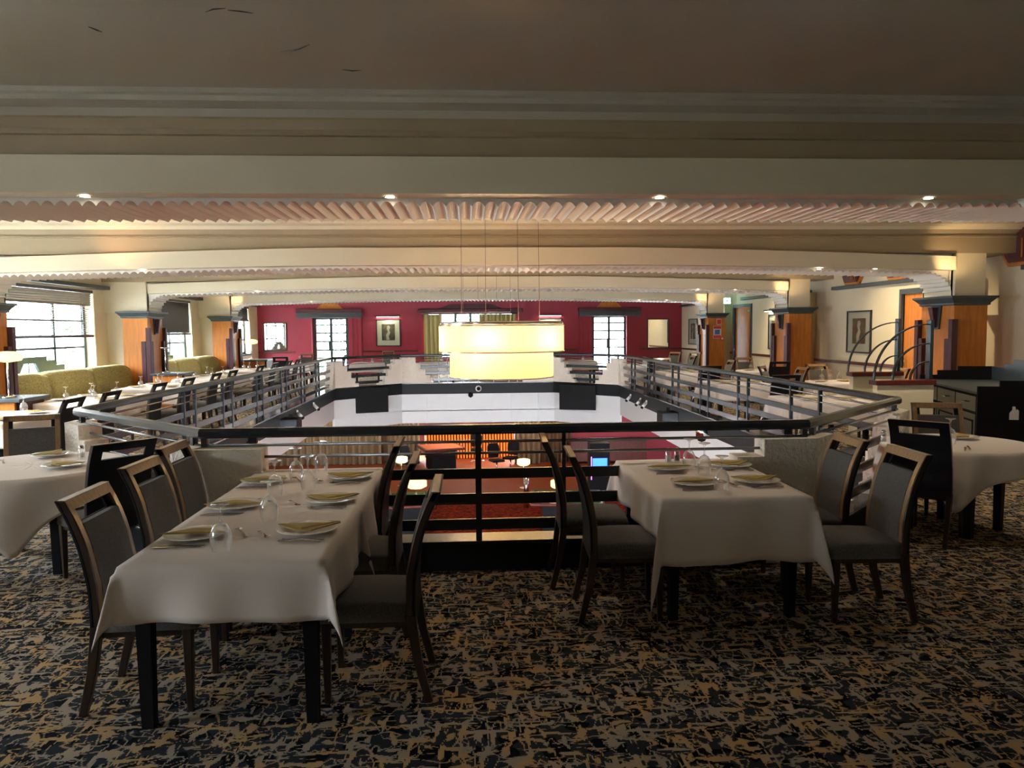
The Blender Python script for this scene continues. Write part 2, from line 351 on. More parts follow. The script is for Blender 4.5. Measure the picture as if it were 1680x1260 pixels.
# ------------------------------------------------------------ beams
XLi,XRi=-7.25,7.75     # inner faces of the piers
def droop(x):          # soffit is flat in the middle and sinks towards the ends
    t=max(0,(abs(x-XC)-2.2)/5.3); return -.10*min(1,t)**1.3
def beam(idx,Y0,near=False):
    xs=[XC-7.4+14.8*i/40 for i in range(41)]
    if near: xs=[-8.2+17*i/40 for i in range(41)]
    f=MB(); rows=[]
    for x in xs:
        z=2.725+droop(x)*(0 if near else 1); t=.26+ (0 if near else droop(x)*.5)
        rows.append([(x,Y0,z),(x,Y0,z+t),(x,Y0+.12,z+t),(x,Y0+.2,z+t-.02),(x,Y0+.2,z)])
    f.sweep(rows)
    struct('trim_%d'%(10+idx*10),f,BEAMW)
    # upper set-back face, moulding lines, coving
    u=MB()
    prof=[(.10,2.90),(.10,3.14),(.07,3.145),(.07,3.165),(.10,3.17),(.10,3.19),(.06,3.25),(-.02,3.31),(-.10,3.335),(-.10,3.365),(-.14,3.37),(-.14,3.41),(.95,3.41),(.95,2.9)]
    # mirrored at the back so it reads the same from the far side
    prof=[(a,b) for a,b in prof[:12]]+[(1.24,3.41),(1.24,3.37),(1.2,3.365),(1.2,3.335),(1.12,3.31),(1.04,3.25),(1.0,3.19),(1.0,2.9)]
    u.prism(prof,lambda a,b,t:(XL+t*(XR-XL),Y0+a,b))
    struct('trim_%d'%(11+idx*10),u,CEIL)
    u=MB(); pc=[(.02,3.255),(-.02,3.30),(-.12,3.325),(-.12,3.36),(-.16,3.365),(-.16,3.40),(.02,3.40)]
    u.prism(pc,lambda a,b,t:(XL+t*(XR-XL),Y0+a,b)); struct('trim_%d'%(14+idx*10),u,CREAM if not near else NEARC)
    # core above the flutes
    # flutes: shallow hollows running front to back, following the arch to the piers
    path=[] # points (x,z) along the soffit
    r=.42
    zc=lambda x:2.668+(droop(x) if not near else 0)
    xa=XLi+r; xb=XRi-r
    if near: xa,xb=-8.2,8.8
    pitch=.097 if near else .115; n=int((xb-xa)/pitch)
    P=[(xa+(xb-xa)*i/n, zc(xa+(xb-xa)*i/n)) for i in range(n+1)]
    if not near:
        zl=P[0][1]; m=8
        L=[(xa-r*sin(PI/2*i/m), zl-r+r*cos(PI/2*i/m)) for i in range(m,0,-1)]
        zr=P[-1][1]
        R=[(xb+r*sin(PI/2*i/m), zr-r+r*cos(PI/2*i/m)) for i in range(1,m+1)]
        L=[(L[0][0],2.2)]+L; R=R+[(R[-1][0],2.2)]
        P=L+P+R
    fl=MB(); ya,yb=Y0+.22,Y0+(.98 if not near else 1.06)
    top=[];
    K=6; ring=[]
    for j in range(len(P)-1):
        a=Vector(P[j]); b=Vector(P[j+1]); d=(b-a); L_=d.length
        if L_<.01: continue
        nrm=Vector((-d.y,d.x)).normalized()  # points up/outwards into the mass
        for q in range(K):
            s=q/K; h=.038*(1-(2*s-1)**2)*min(1,L_/.08)
            ring.append(a+d*s+nrm*h)
    ring.append(Vector(P[-1]))
    rows=[[(p.x,ya,p.y) for p in ring],[(p.x,yb,p.y) for p in ring]]
    fl.grid(rows,smooth=False)
    # end faces (front and back) from the hollows up into the beam body
    def ztop(p): return 2.94
    for yy in (ya,yb):
        rows=[[(p.x,yy,p.y) for p in ring],[(min(max(p.x,XLi-.0),XRi+.0),yy,max(ztop(p),p.y)) for p in ring]]
        fl.grid(rows,smooth=False)
    struct('trim_%d'%(12+idx*10),fl,FLUTEW)
    # rear strip
    rr=MB(); rows=[]
    for x in xs:
        z=2.725+(droop(x) if not near else 0); rows.append([(x,yb,z-.02),(x,yb,3.0),(x,yb+.06,3.0),(x,yb+.06,z-.02)])
    rr.sweep(rows); struct('trim_%d'%(13+idx*10),rr,BEAMW)
for i,y in enumerate(BY): beam(i,y,i==0)
# plaster above the piers
pl=MB()
for y in BY:
    pl.box(XLi-.55,XLi-.0,y+.16,y+1.02,2.2,3.4); pl.box(XRi+.0,XRi+.5,y+.16,y+1.02,2.2,3.4)
    pl.box(XL,XLi-.55,y+.16,y+1.02,2.2,3.4)
struct('trim_60',pl,CREAM)
pl=MB()
for y in BY: pl.box(XL-.02,XLi-.5,y+.3,y+1.0,0,2.2)
struct('trim_61',pl,CREAM)
# ------------------------------------------------------------ piers with fins and keystone lamps
def pier():
    # local: inner face at x=0 looking +x (towards the well), body to -x; y 0..0.86
    t=thing('pier','x','pillar')
    MB().box(-.55,0,0,.86,0,2.09).build('cladding',ORNG,t)
    c=MB(); c.sweep([[( -.55-a,-a,z),(a,-a,z),(a,.86+a,z),(-.55-a,.86+a,z)] for a,z in ((.005,2.08),(.03,2.09),(.03,2.12),(.09,2.19),(.11,2.20),(.11,2.23),(.0,2.235))])
    c.build('capital',SLATE,t)
    for (x,y,sx,sy,z) in ((.03,-.03,.05,.05,1.86),(-.08,-.03,.05,.04,1.55),(.03,.08,.04,.05,1.55),(.03,.89,.05,.05,1.86),(.03,.78,.04,.05,1.55)):
        MB().box(x-sx,x+sx,y-sy,y+sy,0,z).build('fin',PLUM,t,bev=.008)
    MB().box(-.56,.03,-.015,.875,0,.12).build('plinth',PLUM,t)
    return t
mkpier=Maker(pier)
for i,(y,nm) in enumerate(zip(BY,['nearest the camera, out of view','second','third','farthest'])):
    if i==0: continue
    nm={1:'nearest the camera',2:'at the middle of the row',3:'nearest the crimson end wall'}[i]
    mkpier((XLi,y+.16,0),0,'orange pier with plum fins on the window side, '+nm)
    mkpier((XRi,y+1.02,0),PI,'orange pier with plum fins, picture wall side, '+nm)
def keystone():
    t=thing('wall_lamp','x','wall lamp')
    b=MB(); 
    b.sweep([[(0,-.085,0),(0,.085,0),(.03,.085,0),(.03,-.085,0)],[(0,-.13,.38),(0,.13,.38),(.03,.13,.38),(.03,-.13,.38)]]); b.build('back_plate',SLATE,t,bev=.004)
    b=MB(); b.sweep([[(.03,-.035,.03),(.03,.035,.03),(.07,.035,.03),(.07,-.035,.03)],[(.03,-.06,.36),(.03,.06,.36),(.13,.06,.36),(.13,-.06,.36)]]); b.build('shade',PLUM,t,bev=.004)
    return t
mkkey=Maker(keystone)
for i in (1,2,3):
    y=BY[i]; nm={1:'nearest pier',2:'middle pier',3:'farthest pier'}[i]
    mkkey((XLi+.002,y+.16+.43,1.70),0,'dark keystone shaped wall lamp on the %s of the window side'%nm)
    mkkey((XRi-.002,y+.16+.43,1.70),PI,'dark keystone shaped wall lamp on the %s of the picture side'%nm)
# ------------------------------------------------------------ windows left, with blinds, benches, boards
for n,(a,b) in enumerate(WIN):
    f=MB(); x=XL-.26
    for (y0,y1,z0,z1) in ((a,a+.09,SILL,HEAD),(b-.09,b,SILL,HEAD),(a,b,SILL,SILL+.07),(a,b,HEAD-.07,HEAD)): f.box(x,x+.06,y0,y1,z0,z1)
    for q in (.36,.72): yy=a+(b-a)*q; f.box(x+.01,x+.05,yy-.035,yy+.035,SILL,HEAD)
    for q in (.3,.62): zz=SILL+(HEAD-SILL)*q; f.box(x+.01,x+.05,a,b,zz-.022,zz+.022)
    o=struct('window_%d'%(n+1),f,SLATE)
    MB().box(x+.028,x+.032,a+.05,b-.05,SILL+.04,HEAD-.04).build('pane',PANE,o)
    MB().box(XL-.25,XL+.05,a-.05,b+.05,SILL-.05,SILL).build('sill',SLATE,o)
def blind(a,b,zb,tilt,label,mat=BLIND):
    t=thing('venetian_blind',label,'blind',(XL-.06,0,0))
    MB().box(-.05,.05,a,b,HEAD-.06,HEAD).build('head_rail',BLINDD,t)
    s=MB(); z=HEAD-.09
    while z>zb+.05:
        tl=tilt if (z<HEAD-.34 or tilt<0) else max(tilt,.95)
        dx=.027*cos(tl); dz=.027*sin(tl)
        s.hexa([(-dx,a+.02,z-dz),(dx,a+.02,z+dz),(dx,b-.02,z+dz),(-dx,b-.02,z-dz),(-dx,a+.02,z-dz+.004),(dx,a+.02,z+dz+.004),(dx,b-.02,z+dz+.004),(-dx,b-.02,z-dz+.004)]); z-=.046
    s.build('slats',mat,t)
    MB().box(-.03,.03,a,b,zb,zb+.05).build('bottom_rail',BLINDD,t)
    for q in (.1,.9): MB().box(-.001,.001,a+(b-a)*q,a+(b-a)*q+.02,zb,HEAD).build('ladder_tape',BLINDD,t)
blind(12.9,17.45,1.66,.15,'half lowered slatted blind with open slats over the bright window nearest the camera')
blind(19.2,23.45,1.68,-1.2,'half lowered blind with closed slats over the middle window',BLINDK)
blind(25.3,29.6,2.15,-1.2,'short dark blind over the farthest side window',BLINDK)
def bench(a,b,nm):
    t=thing('banquette',nm,'bench')
    n=3; L=(b-a)/n
    for i in range(n):
        y0=a+i*L; y1=y0+L; m=MB(); rows=[]
        for s in range(9):
            y=y0+.006+(L-.012)*s/8; e=(abs(s-4)/4)**6*.02
            prof=[(-7.92,.42),(-7.92,.95-e),(-7.88,1.02-e),(-7.80,1.05-e),(-7.70,1.03-e),(-7.63+e,.95),(-7.58+e,.75),(-7.56+e,.45)]
            rows.append([(x,y,z) for x,z in prof])
        m.sweep(rows,smooth=True); m.build('back_cushion',BENCH,t)
        m=MB(); rows=[]
        for s in range(9):
            y=y0+.006+(L-.012)*s/8; e=(abs(s-4)/4)**6*.015
            rows.append([(x,y,z) for x,z in ((-7.6,.30),(-7.6,.47-e),(-7.5,.48-e),(-7.05,.48-e),(-6.98+e,.45),(-6.97+e,.30))])
        m.sweep(rows,smooth=True); m.build('seat_cushion',BENCH,t)
    MB().box(-7.9,-7.05,a,b,0.0,.30).build('base',PLUM,t)
bench(12.65,17.75,'olive patterned banquette under the bright window nearest the camera')
bench(18.85,23.9,'olive patterned banquette under the middle window with closed blind')
def board(y0,y1,label,cut=True):
    t=thing('window_board',label,'screen',(XL-.1,0,SILL))
    L=y1-y0; steps=[(0,.10),(.12,.10),(.12,.20),(.22,.20),(.22,.30),(.32,.30),(.32,.38),(.68,.38),(.68,.30),(.78,.30),(.78,.20),(.88,.20),(.88,.10),(1,.10),(1,0)]
    b=MB()
    # left block, right block, lower, upper around a trapezoid hole
    P=lambda poly:b.prism(poly,lambda u,v,tt:(tt*.05,y0+L*u,v))
    P([(0,0),(.40,0),(.40,.08),(.44,.26),(.44,.38),(.32,.38),(.32,.30),(.22,.30),(.22,.20),(.12,.20),(.12,.10),(0,.10)])
    P([(.60,0),(1,0),(1,.10),(.88,.10),(.88,.20),(.78,.20),(.78,.30),(.68,.30),(.68,.38),(.56,.38),(.56,.26),(.60,.08)])
    P([(.40,0),(.60,0),(.60,.08),(.40,.08)]); P([(.44,.26),(.56,.26),(.56,.38),(.44,.38)])
    b.build('stepped_board',TEAL,t)
    MB().box(.02,.03,y0+L*.495,y0+L*.505,.08,.26).build('bar',TEAL,t)
board(13.3,16.6,'teal stepped board standing on the sill of the bright window')
board(19.6,22.4,'teal stepped board standing on the sill of the middle window')
board(25.7,28.4,'teal stepped board standing on the sill of the farthest side window')
# consoles against the piers, with lamps
def console(x0,x1,y0,y1,label):
    t=thing('console_cabinet',label,'cabinet')
    MB().box(x0+.04,x1-.10,y0+.05,y1-.05,0,.80).build('body',ORNG,t)
    MB().box(x1-.16,x1-.05,y0+.10,y1-.1,0,.80).build('end_panel',PLUM,t)
    MB().box(x0,x1,y0,y1,.80,.85).build('top',SLATE,t,bev=.008)
console(-7.25,-6.15,10.85,11.65,'orange console with slate top against the nearest pier on the window side')
console(-6.95,-6.2,17.2,17.86,'orange console with slate top against the middle pier on the window side')
console(-7.3,-6.4,25.0,25.9,'orange console with slate top beside the farthest pier on the window side')
def tlamp(loc,label,lit=True):
    t=thing('table_lamp',label,'lamp',loc)
    MB().lathe([(.0,0),(.10,0),(.10,.015),(.06,.03),(.02,.04),(0.0,.04)],n=24).build('base',CHROME,t)
    MB().tube([(0,0,.03),(0,0,.54)],.013,10).build('stem',CHROME,t)
    if lit:
        MB().lathe([(.03,.50),(.17,.52),(.20,.56),(.19,.61),(.12,.645),(.0,.655)],n=32,cap=False).build('shade',SHADEY,t)
        MB().lathe([(0,.53),(.025,.55),(.0,.58)],n=10).build('bulb',M('lit_bulb',(1,1,1),.5,emit=(1,.75,.3),estr=12) if 'lit_bulb' not in bpy.data.materials else bpy.data.materials['lit_bulb'],t)
    else:
        MB().lathe([(.015,.52),(.09,.55),(.11,.565),(.10,.57),(.0,.55)],n=24).build('shade',CHROME,t)
tlamp((-6.46,11.15,.85),'table lamp with glowing yellow shade on the nearest window side console')
tlamp((-6.72,17.5,.85),'slim unlit chrome uplighter lamp on the middle console',False)
tlamp((-7.0,25.4,.85),'small yellow shaded lamp glowing on the farthest window side console')
# ------------------------------------------------------------ far wall dressing
def farwin(n,x0,x1,z0,z1,nv,hz,handle):
    f=MB(); y=YF+.12
    for (a,b,c,d) in ((x0,x0+.14,z0,z1),(x1-.14,x1,z0,z1),(x0,x1,z0,z0+.09),(x0,x1,z1-.06,z1)): f.box(a,b,y,y+.07,c,d)
    for q in range(1,nv): xx=x0+(x1-x0)*q/nv; f.box(xx-.05,xx+.05,y,y+.07,z0,z1)
    for zz in hz: f.box(x0,x1,y+.01,y+.05,zz-.026,zz+.026)
    o=struct('window_%d'%n,f,SLATE)
    MB().box(x0+.05,x1-.05,y+.03,y+.035,z0+.05,z1-.05).build('pane',PANE,o)
    if handle: MB().box((x0+x1)/2-.1,(x0+x1)/2+.02,y-.03,y,1.0,1.35).build('lock_plate',SLATE,o)
farwin(6,-6.07,-4.64,.02,2.27,2,(.35,.68,1.0,1.34,1.68,2.0),True)
farwin(7,-1.62,2.01,.6,2.45,6,(1.25,1.85),False)
farwin(8,5.08,6.57,.02,2.27,2,(.35,.68,1.0,1.34,1.68,2.0),True)
for x0,x1,nm in ((-6.63,-4.10,'left'),(4.55,7.05,'right')):
    t=thing('pelmet_box','dark pelmet with amber peak above the %s french window of the crimson wall'%nm,'pelmet',((x0+x1)/2,YF,0))
    h=(x1-x0)/2
    MB().box(-h,h,-.22,0,2.27,2.46).build('fascia',SLATE,t); MB().box(-h-.02,h+.02,-.26,0,2.46,2.62).build('cornice',PLUM,t,bev=.02)
    b=MB(); b.prism([(-.52,2.62),(.52,2.62),(.30,2.84),(-.30,2.84)],lambda u,v,tt:(u,-.06*tt,v)); b.build('peak',ORNG,t)
    for s in (-1,1):
        f=MB()
        for kx in (0,1,2): c=s*(h-.12-.17*kx); f.box(c-.085,c+.085,-.05-.02*kx,0,0,2.27)
        f.build('reeded_surround',CRIM,t)
t=thing('pelmet_box','dark pelmet above the wide curtained window in the middle of the crimson wall','pelmet',(.2,YF,0))
MB().box(-2.1,2.1,-.2,0,2.46,2.60).build('cornice',PLUM,t,bev=.02)
b=MB(); b.prism([(-1.3,2.6),(1.3,2.6),(.8,2.8),(-.8,2.8)],lambda u,v,tt:(u,-.06*tt,v)); b.build('peak',PLUM,t)
for c in (-2.02,2.02): MB().box(c-.07,c+.07,-.06,0,1.0,2.46).build('reeded_surround',CRIM,t)
def curtain(x0,x1,y,z0,z1,mat,label,amp=.05,n=None,name='curtain'):
    n=n or max(3,int((x1-x0)/.16)); N_=n*8; rows=[]
    for z in (z0,(z0+z1)/2,z1):
        rows.append([(x0+(x1-x0)*i/N_, y+amp*sin(2*PI*i/8)*(1 if z<z1 else .7),z) for i in range(N_+1)])
    return tag(MB().grid(rows).build(name,mat,solid=.01),label,'curtain')
curtain(-1.66,-.95,YF-.12,.3,2.38,CURTY,'yellow striped curtain at the left of the wide end window')
curtain(.55,2.0,YF-.12,.3,2.38,CURTY,'yellow striped curtain at the right of the wide end window')
tag(MB().tube([(-1.75,YF-.12,2.41),(2.1,YF-.12,2.41)],.02).build('curtain_pole',SLATE),'dark curtain pole over the wide end window','pole')
def picture(name,label,wall,c,w,h,lamp=False,mirror=False,art=0):
    # built facing local -y, centre at c
    rz=0 if wall=='far' else PI/2*(-1)
    t=thing(name,label,'mirror' if mirror else 'picture',c,rz)
    f=MB(); e=.035
    for (a,b,z0,z1) in ((-w/2,-w/2+e,-h/2,h/2),(w/2-e,w/2,-h/2,h/2),(-w/2,w/2,-h/2,-h/2+e),(-w/2,w/2,h/2-e,h/2)): f.box(a,b,-.04,0,z0,z1)
    f.build('frame',FRAMEB,t,bev=.003)
    if mirror:
        MB().box(-w/2+.02,w/2-.02,-.02,-.005,-h/2+.02,h/2-.02).build('mirror_glass',MIRROR,t)
    else:
        MB().box(-w/2+.02,w/2-.02,-.015,-.004,-h/2+.02,h/2-.02).build('mount',MAT_,t)
        MB().box(-w*.27,w*.27,-.018,-.014,-h*.28,h*.32).build('print',ARTD,t)
        g=MB(); pts=[(-.05,-.26),(.03,-.26),(.01,-.12),(.05,0),(.02,.1),(.05,.2),(.02,.27),(-.03,.25),(-.04,.14),(-.01,.04),(-.06,-.08)]
        g.prism([(u*w*1.6,v*h) for u,v in pts],lambda u,v,tt:(u,-.021+.003*tt,v)); g.build('pale_figure',ARTL,t)
        MB().box(-w/2+.02,w/2-.02,-.030,-.028,-h/2+.02,h/2-.02).build('glazing',PANE,t)
    if lamp:
        l=MB(); l.box(-w*.52,w*.52,-.17,-.05,h/2+.09,h/2+.13); l.box(-.02,.02,-.08,0,h/2+.02,h/2+.11); l.build('picture_light',FRAMEB,t)
        MB().box(-w*.45,w*.45,-.16,-.06,h/2+.08,h/2+.092).build('lamp_strip',BULB,t)
    return t
picture('mirror','tall mirror at the left end of the crimson wall','far',(-7.53,YF,1.55),.92,1.1,mirror=True)
picture('mirror','tall mirror at the right end of the crimson wall','far',(7.82,YF,1.55),.9,1.2,mirror=True)
picture('framed_picture','lit figure print between the left french window and the wide window','far',(-3.08,YF,1.67),.96,1.08,lamp=True)
picture('framed_picture','lit figure print partly hidden behind the hanging drum lamp','far',(3.4,YF,1.67),.96,1.08,lamp=True)
picture('framed_picture','framed print with window reflections on the right wall near the arched rails','right',(XR,16.6,1.64),1.05,.95)
picture('framed_picture','framed figure print lit by a picture lamp on the right wall','right',(XR,21.2,1.63),1.0,1.0,lamp=True)
picture('framed_picture','small dark framed print at the far end of the right wall','right',(XR,29.1,1.62),1.1,1.0)
for y,nm in ((16.9,'above the framed print'),(15.1,'partly hidden by the curved beam'),(11.6,'at the right frame edge')):
    t=thing('hexagon_plaque','orange stepped hexagonal plaque on the right wall, '+nm,'plaque',(XR,y,3.02))
    for k_,(s,d) in enumerate(((1,.05),(.82,.09))):
        b=MB(); pts=[(-.5,0),(-.4,.2),(-.3,.32),(.3,.32),(.4,.2),(.5,0),(.4,-.2),(.3,-.32),(-.3,-.32),(-.4,-.2)]
        b.prism([(u*s*1.0,v*s) for u,v in pts],lambda u,v,tt:(-d*tt,u,v)); b.build('border' if k_==0 else 'step',ORNG if k_==0 else REDW,t)
    b=MB(); b.prism([(-.33,.0),(-.2,.2),(.2,.2),(.33,0),(.2,-.2),(-.2,-.2)],lambda u,v,tt:(-.09-.02*tt,u,v)); b.build('centre_panel',PLUM,t)
    b=MB()
    for q in (-.26,-.18,-.1): b.box(-.125,-.108,q,q+.02,-.2,.1)
    b.build('fan_ribs',ORNG,t)
def door(n,y0,y1,label,porthole):
    f=MB(); f.box(XR-.05,XR+.15,y0-.08,y0,0,2.5); f.box(XR-.05,XR+.15,y1,y1+.08,0,2.5); f.box(XR-.05,XR+.15,y0,y1,2.40,2.5)
    o=struct('door_%d'%n,f,SLATE)
    d=MB().box(XR+.02,XR+.07,y0+.01,y1-.01,.01,2.40).build('door_leaf',ORNG,o)
    c=y0+.55*(y1-y0) if porthole else 0
    if porthole:
        pts=[(-.11,-.25),(-.16,-.19),(-.16,.19),(-.11,.25),(.11,.25),(.16,.19),(.16,-.19),(.11,-.25)]
        g=MB(); g.prism([(u*1.25,v*1.2) for u,v in pts],lambda u,v,tt:(XR+.02-.02*tt,c+u,1.62+v)); g.build('porthole_rim',REDW,o)
        g=MB(); g.prism([(u*.8,v*.9) for u,v in pts],lambda u,v,tt:(XR-.0-.008*tt,c+u,1.62+v)); g.build('porthole_glass',MIRROR,o)
    MB().tube([(XR-.03,y1-.12,.95),(XR-.03,y1-.12,1.15)],.012).build('handle',CHROME,o)
    MB().box(XR-.0,XR+.015,y0+.1,y0+.4,2.25,2.31).build('closer',CHROME,o)
door(1,D1[0],D1[1],'',True); door(2,D2[0],D2[1],'',False)
t=thing('exit_sign','lit green exit sign with white running figure over the far door','sign',(8.35,24.2,2.62))
MB().box(-.17,.17,-.02,.02,-.09,.09).build('lit_panel',EXITG,t)
g=MB(); g.box(-.10,-.06,-.026,-.02,-.06,.05); g.box(-.02,.08,-.026,-.02,-.01,.01); g.prism([(.04,.04),(.10,0),(.04,-.04)],lambda u,v,tt:(u,-.026+.006*tt,v)); g.build('running_figure',SIGNW,t)
MB().tube([(0,0,.09),(0,0,.78)],.008).build('hanger',WHP,t)
t=thing('notice_sign','fire action notice in red, white and blue on the farthest right pier','sign',(8.05,BY[3]+.15,1.62))
MB().box(-.13,.13,-.012,0,-.2,.2).build('board',SIGNW,t)
MB().box(-.12,.12,-.016,-.012,.11,.19).build('red_band',SIGNR,t); MB().box(-.12,.12,-.016,-.012,-.19,-.1).build('lower_red_band',SIGNR,t)
MB().box(-.08,.08,-.016,-.012,-.07,.08).build('blue_symbol',SIGNB,t)
t=thing('notice_sign','small red fire extinguisher notice above the fire action notice','sign',(8.10,BY[3]+.15,1.95))
MB().box(-.08,.08,-.012,0,-.09,.09).build('board',SIGNW,t); MB().box(-.065,.065,-.016,-.012,-.075,.075).build('red_symbol',SIGNR,t)
t=thing('call_point','small red fire alarm call point on the farthest right pier','alarm',(8.2,BY[3]+.15,1.42))
MB().box(-.05,.05,-.05,0,-.05,.05).build('box',SIGNR,t,bev=.006); MB().box(-.03,.03,-.055,-.05,-.03,.03).build('glass_cover',SIGNW,t)
# outside
struct('ground_outside',MB().box(-60,60,-40,90,-.6,-.55),GRND) if False else None
struct('ground',MB().box(-70,70,-50,110,-3.9,-3.8),GRND)
# ------------------------------------------------------------ balustrade
SIDE=['front run nearest the camera','front right corner','right side','far right corner','far run by the end tables','far left corner','left side','front left corner']
def lerp(a,b,t): return a+(b-a)*t
def onedge(i,s,off=0):
    o=octo(off); a=o[i]; b=o[(i+1)%8]; d=(b-a).normalized(); return a+d*s
def elen(i): o=octo(0); return (o[(i+1)%8]-o[i]).length
STEP=[(.30,.93),(.44,.80),(.57,.64),(.70,.46),(.82,.32)]
STEPS_SIDE=[(.16,.93),(.24,.78),(.32,.62),(.40,.46),(.48,.32)]
STEP_F=[(.36,.93),(.56,.80),(.72,.62),(.9,.45)]
STEP_FL=[(.44,.92),(.50,.45)]
def steps_for(edge,vert):
    if edge in (2,6): return STEPS_SIDE
    if edge==0: return STEP_FL if vert==0 else STEP_F
    if edge==4: return [(.43,.97),(.58,.81),(.72,.63),(.85,.45),(.95,.32)]
    return STEP
for i in range(8):
    j=(i+1)%8; L=elen(i); z=0
    t=thing('balustrade','dark metal balustrade, '+SIDE[i]+' of the floor opening','railing')
    m=MB(); a=octo(-.035);b=octo(.035)
    oA,oB=[octo(q) for q in (-.034,.034)]; oC,oD=[octo(q) for q in (-.020,.020)]
    def sec(k): return [(*oA[k],1.005),(*oA[k],1.04),(*oC[k],1.06),(*oD[k],1.06),(*oB[k],1.04),(*oB[k],1.005),(*oD[k],.99),(*oC[k],.99)]
    m.sweep([sec(i),sec(j)]); m.build('handrail',METAL,t)
    d=(octo(0)[j]-octo(0)[i]).normalized(); P=lambda s,off=0: Vector(octo(0)[i])+d*s+Vector((d.y,-d.x))*off
    def bar(s0,s1,z0,z1,th,nm):
        q=MB(); p=[P(s0,-th),P(s1,-th),P(s1,th),P(s0,th)]
        q.hexa([(*v,z0) for v in p]+[(*v,z1) for v in p]); q.build(nm,METAL,t,bev=.003)
    MB().tube([(*P(0),.935),(*P(L),.935)],.011).build('rod',RODM,t)
    sa=steps_for(i,i); sb=steps_for(i,j)
    sE=lambda st,z: max([q[0] for q in st if q[1]>z]+[0])
    MB().tube([(*P(sE(sa,.86)-.03),.85),(*P(L-sE(sb,.86)+.03),.85)],.011).build('rod',RODM,t)
    for (z0,z1) in ((.66,.735),(.47,.55),(.28,.36)):
        bar(sE(sa,z1)-.05,L-sE(sb,z1)+.05,z0,z1,.012,'flat_bar')
    # posts
    ps=[]
    if i==0: ps=[(.36,.95,.030),(1.98,.22,.022),(2.61,.22,.014),(4.3,.95,.030),(.02,.93,.02),(L-.02,.93,.02)]
    elif i==2: ps=[(y-7.25,.22,.020) for y in (9.72,11.24,11.66,13.12,13.57,15.03,15.47,17.02,17.45,18.98,19.36)]+[(8.9-7.25,.22,.02)]
    elif i==6: ps=[(20.6-y,.22,.020) for y in (9.9,10.3,11.46,11.88,13.27,13.65,15.02,15.42,16.82,17.16,18.47,18.84)]
    elif i==4: ps=[(.2,.95,.025),(L-.2,.95,.025),(1.1,.22,.015),(L/2,.22,.015),(L-1.1,.22,.015)]+[(L/2+q,.22,.012) for q in (-.9,-.45,.45,.9)]
    else: ps=[(.12,.93,.022),(L-.12,.93,.022)]
    for s_,z0,w in ps:
        q=MB(); p=[P(s_-w,-.02),P(s_+w,-.02),P(s_+w,.02),P(s_-w,.02)]; q.hexa([(*v,z0) for v in p]+[(*v,1.0) for v in p]); q.build('post',METAL,t)
VN=['left of the front rail','right of the front rail','at the near end of the right rail','at the far end of the right rail','at the right of the far rail','at the left of the far rail','at the far end of the left rail','at the near end of the left rail']
for v in range(8):
    m=MB(); hw=.10
    I,O,Cn=octo(-hw)[v],octo(hw)[v],octo(0)[v]
    for e,sgn in ((v,1),((v-1)%8,-1)):
        a=octo(0)[e]; b=octo(0)[(e+1)%8]; d=(b-a).normalized()*sgn; nn=(b-a).normalized(); n=Vector((nn.y,-nn.x))
        st=steps_for(e,v)
        s0=0; prevI,prevO=I,O
        for q,(s1,z) in enumerate(st):
            cI=Cn+d*s1-n*hw; cO=Cn+d*s1+n*hw
            m.hexa([(*prevI,.2),(*cI,.2),(*cO,.2),(*prevO,.2),(*prevI,z),(*cI,z),(*cO,z),(*prevO,z)])
            prevI,prevO=cI,cO
    # apron down to the floor on the outside
    for e,sgn in ((v,1),((v-1)%8,-1)):
        a=octo(0)[e]; b=octo(0)[(e+1)%8]; d=(b-a).normalized()*sgn; nn=(b-a).normalized(); n=Vector((nn.y,-nn.x)); st=steps_for(e,v)
        m.hexa([(*(Cn+(O-Cn)*.95),0),(*(Cn+d*st[0][0]+n*hw*.95),0),(*(Cn+d*st[0][0]+n*hw),0),(*O,0),(*(Cn+(O-Cn)*.95),.2),(*(Cn+d*st[0][0]+n*hw*.95),.2),(*(Cn+d*st[0][0]+n*hw),.2),(*O,.2)])
    tag(m.build('parapet_block',PLAST),'stepped white plaster parapet block '+VN[v],'parapet')
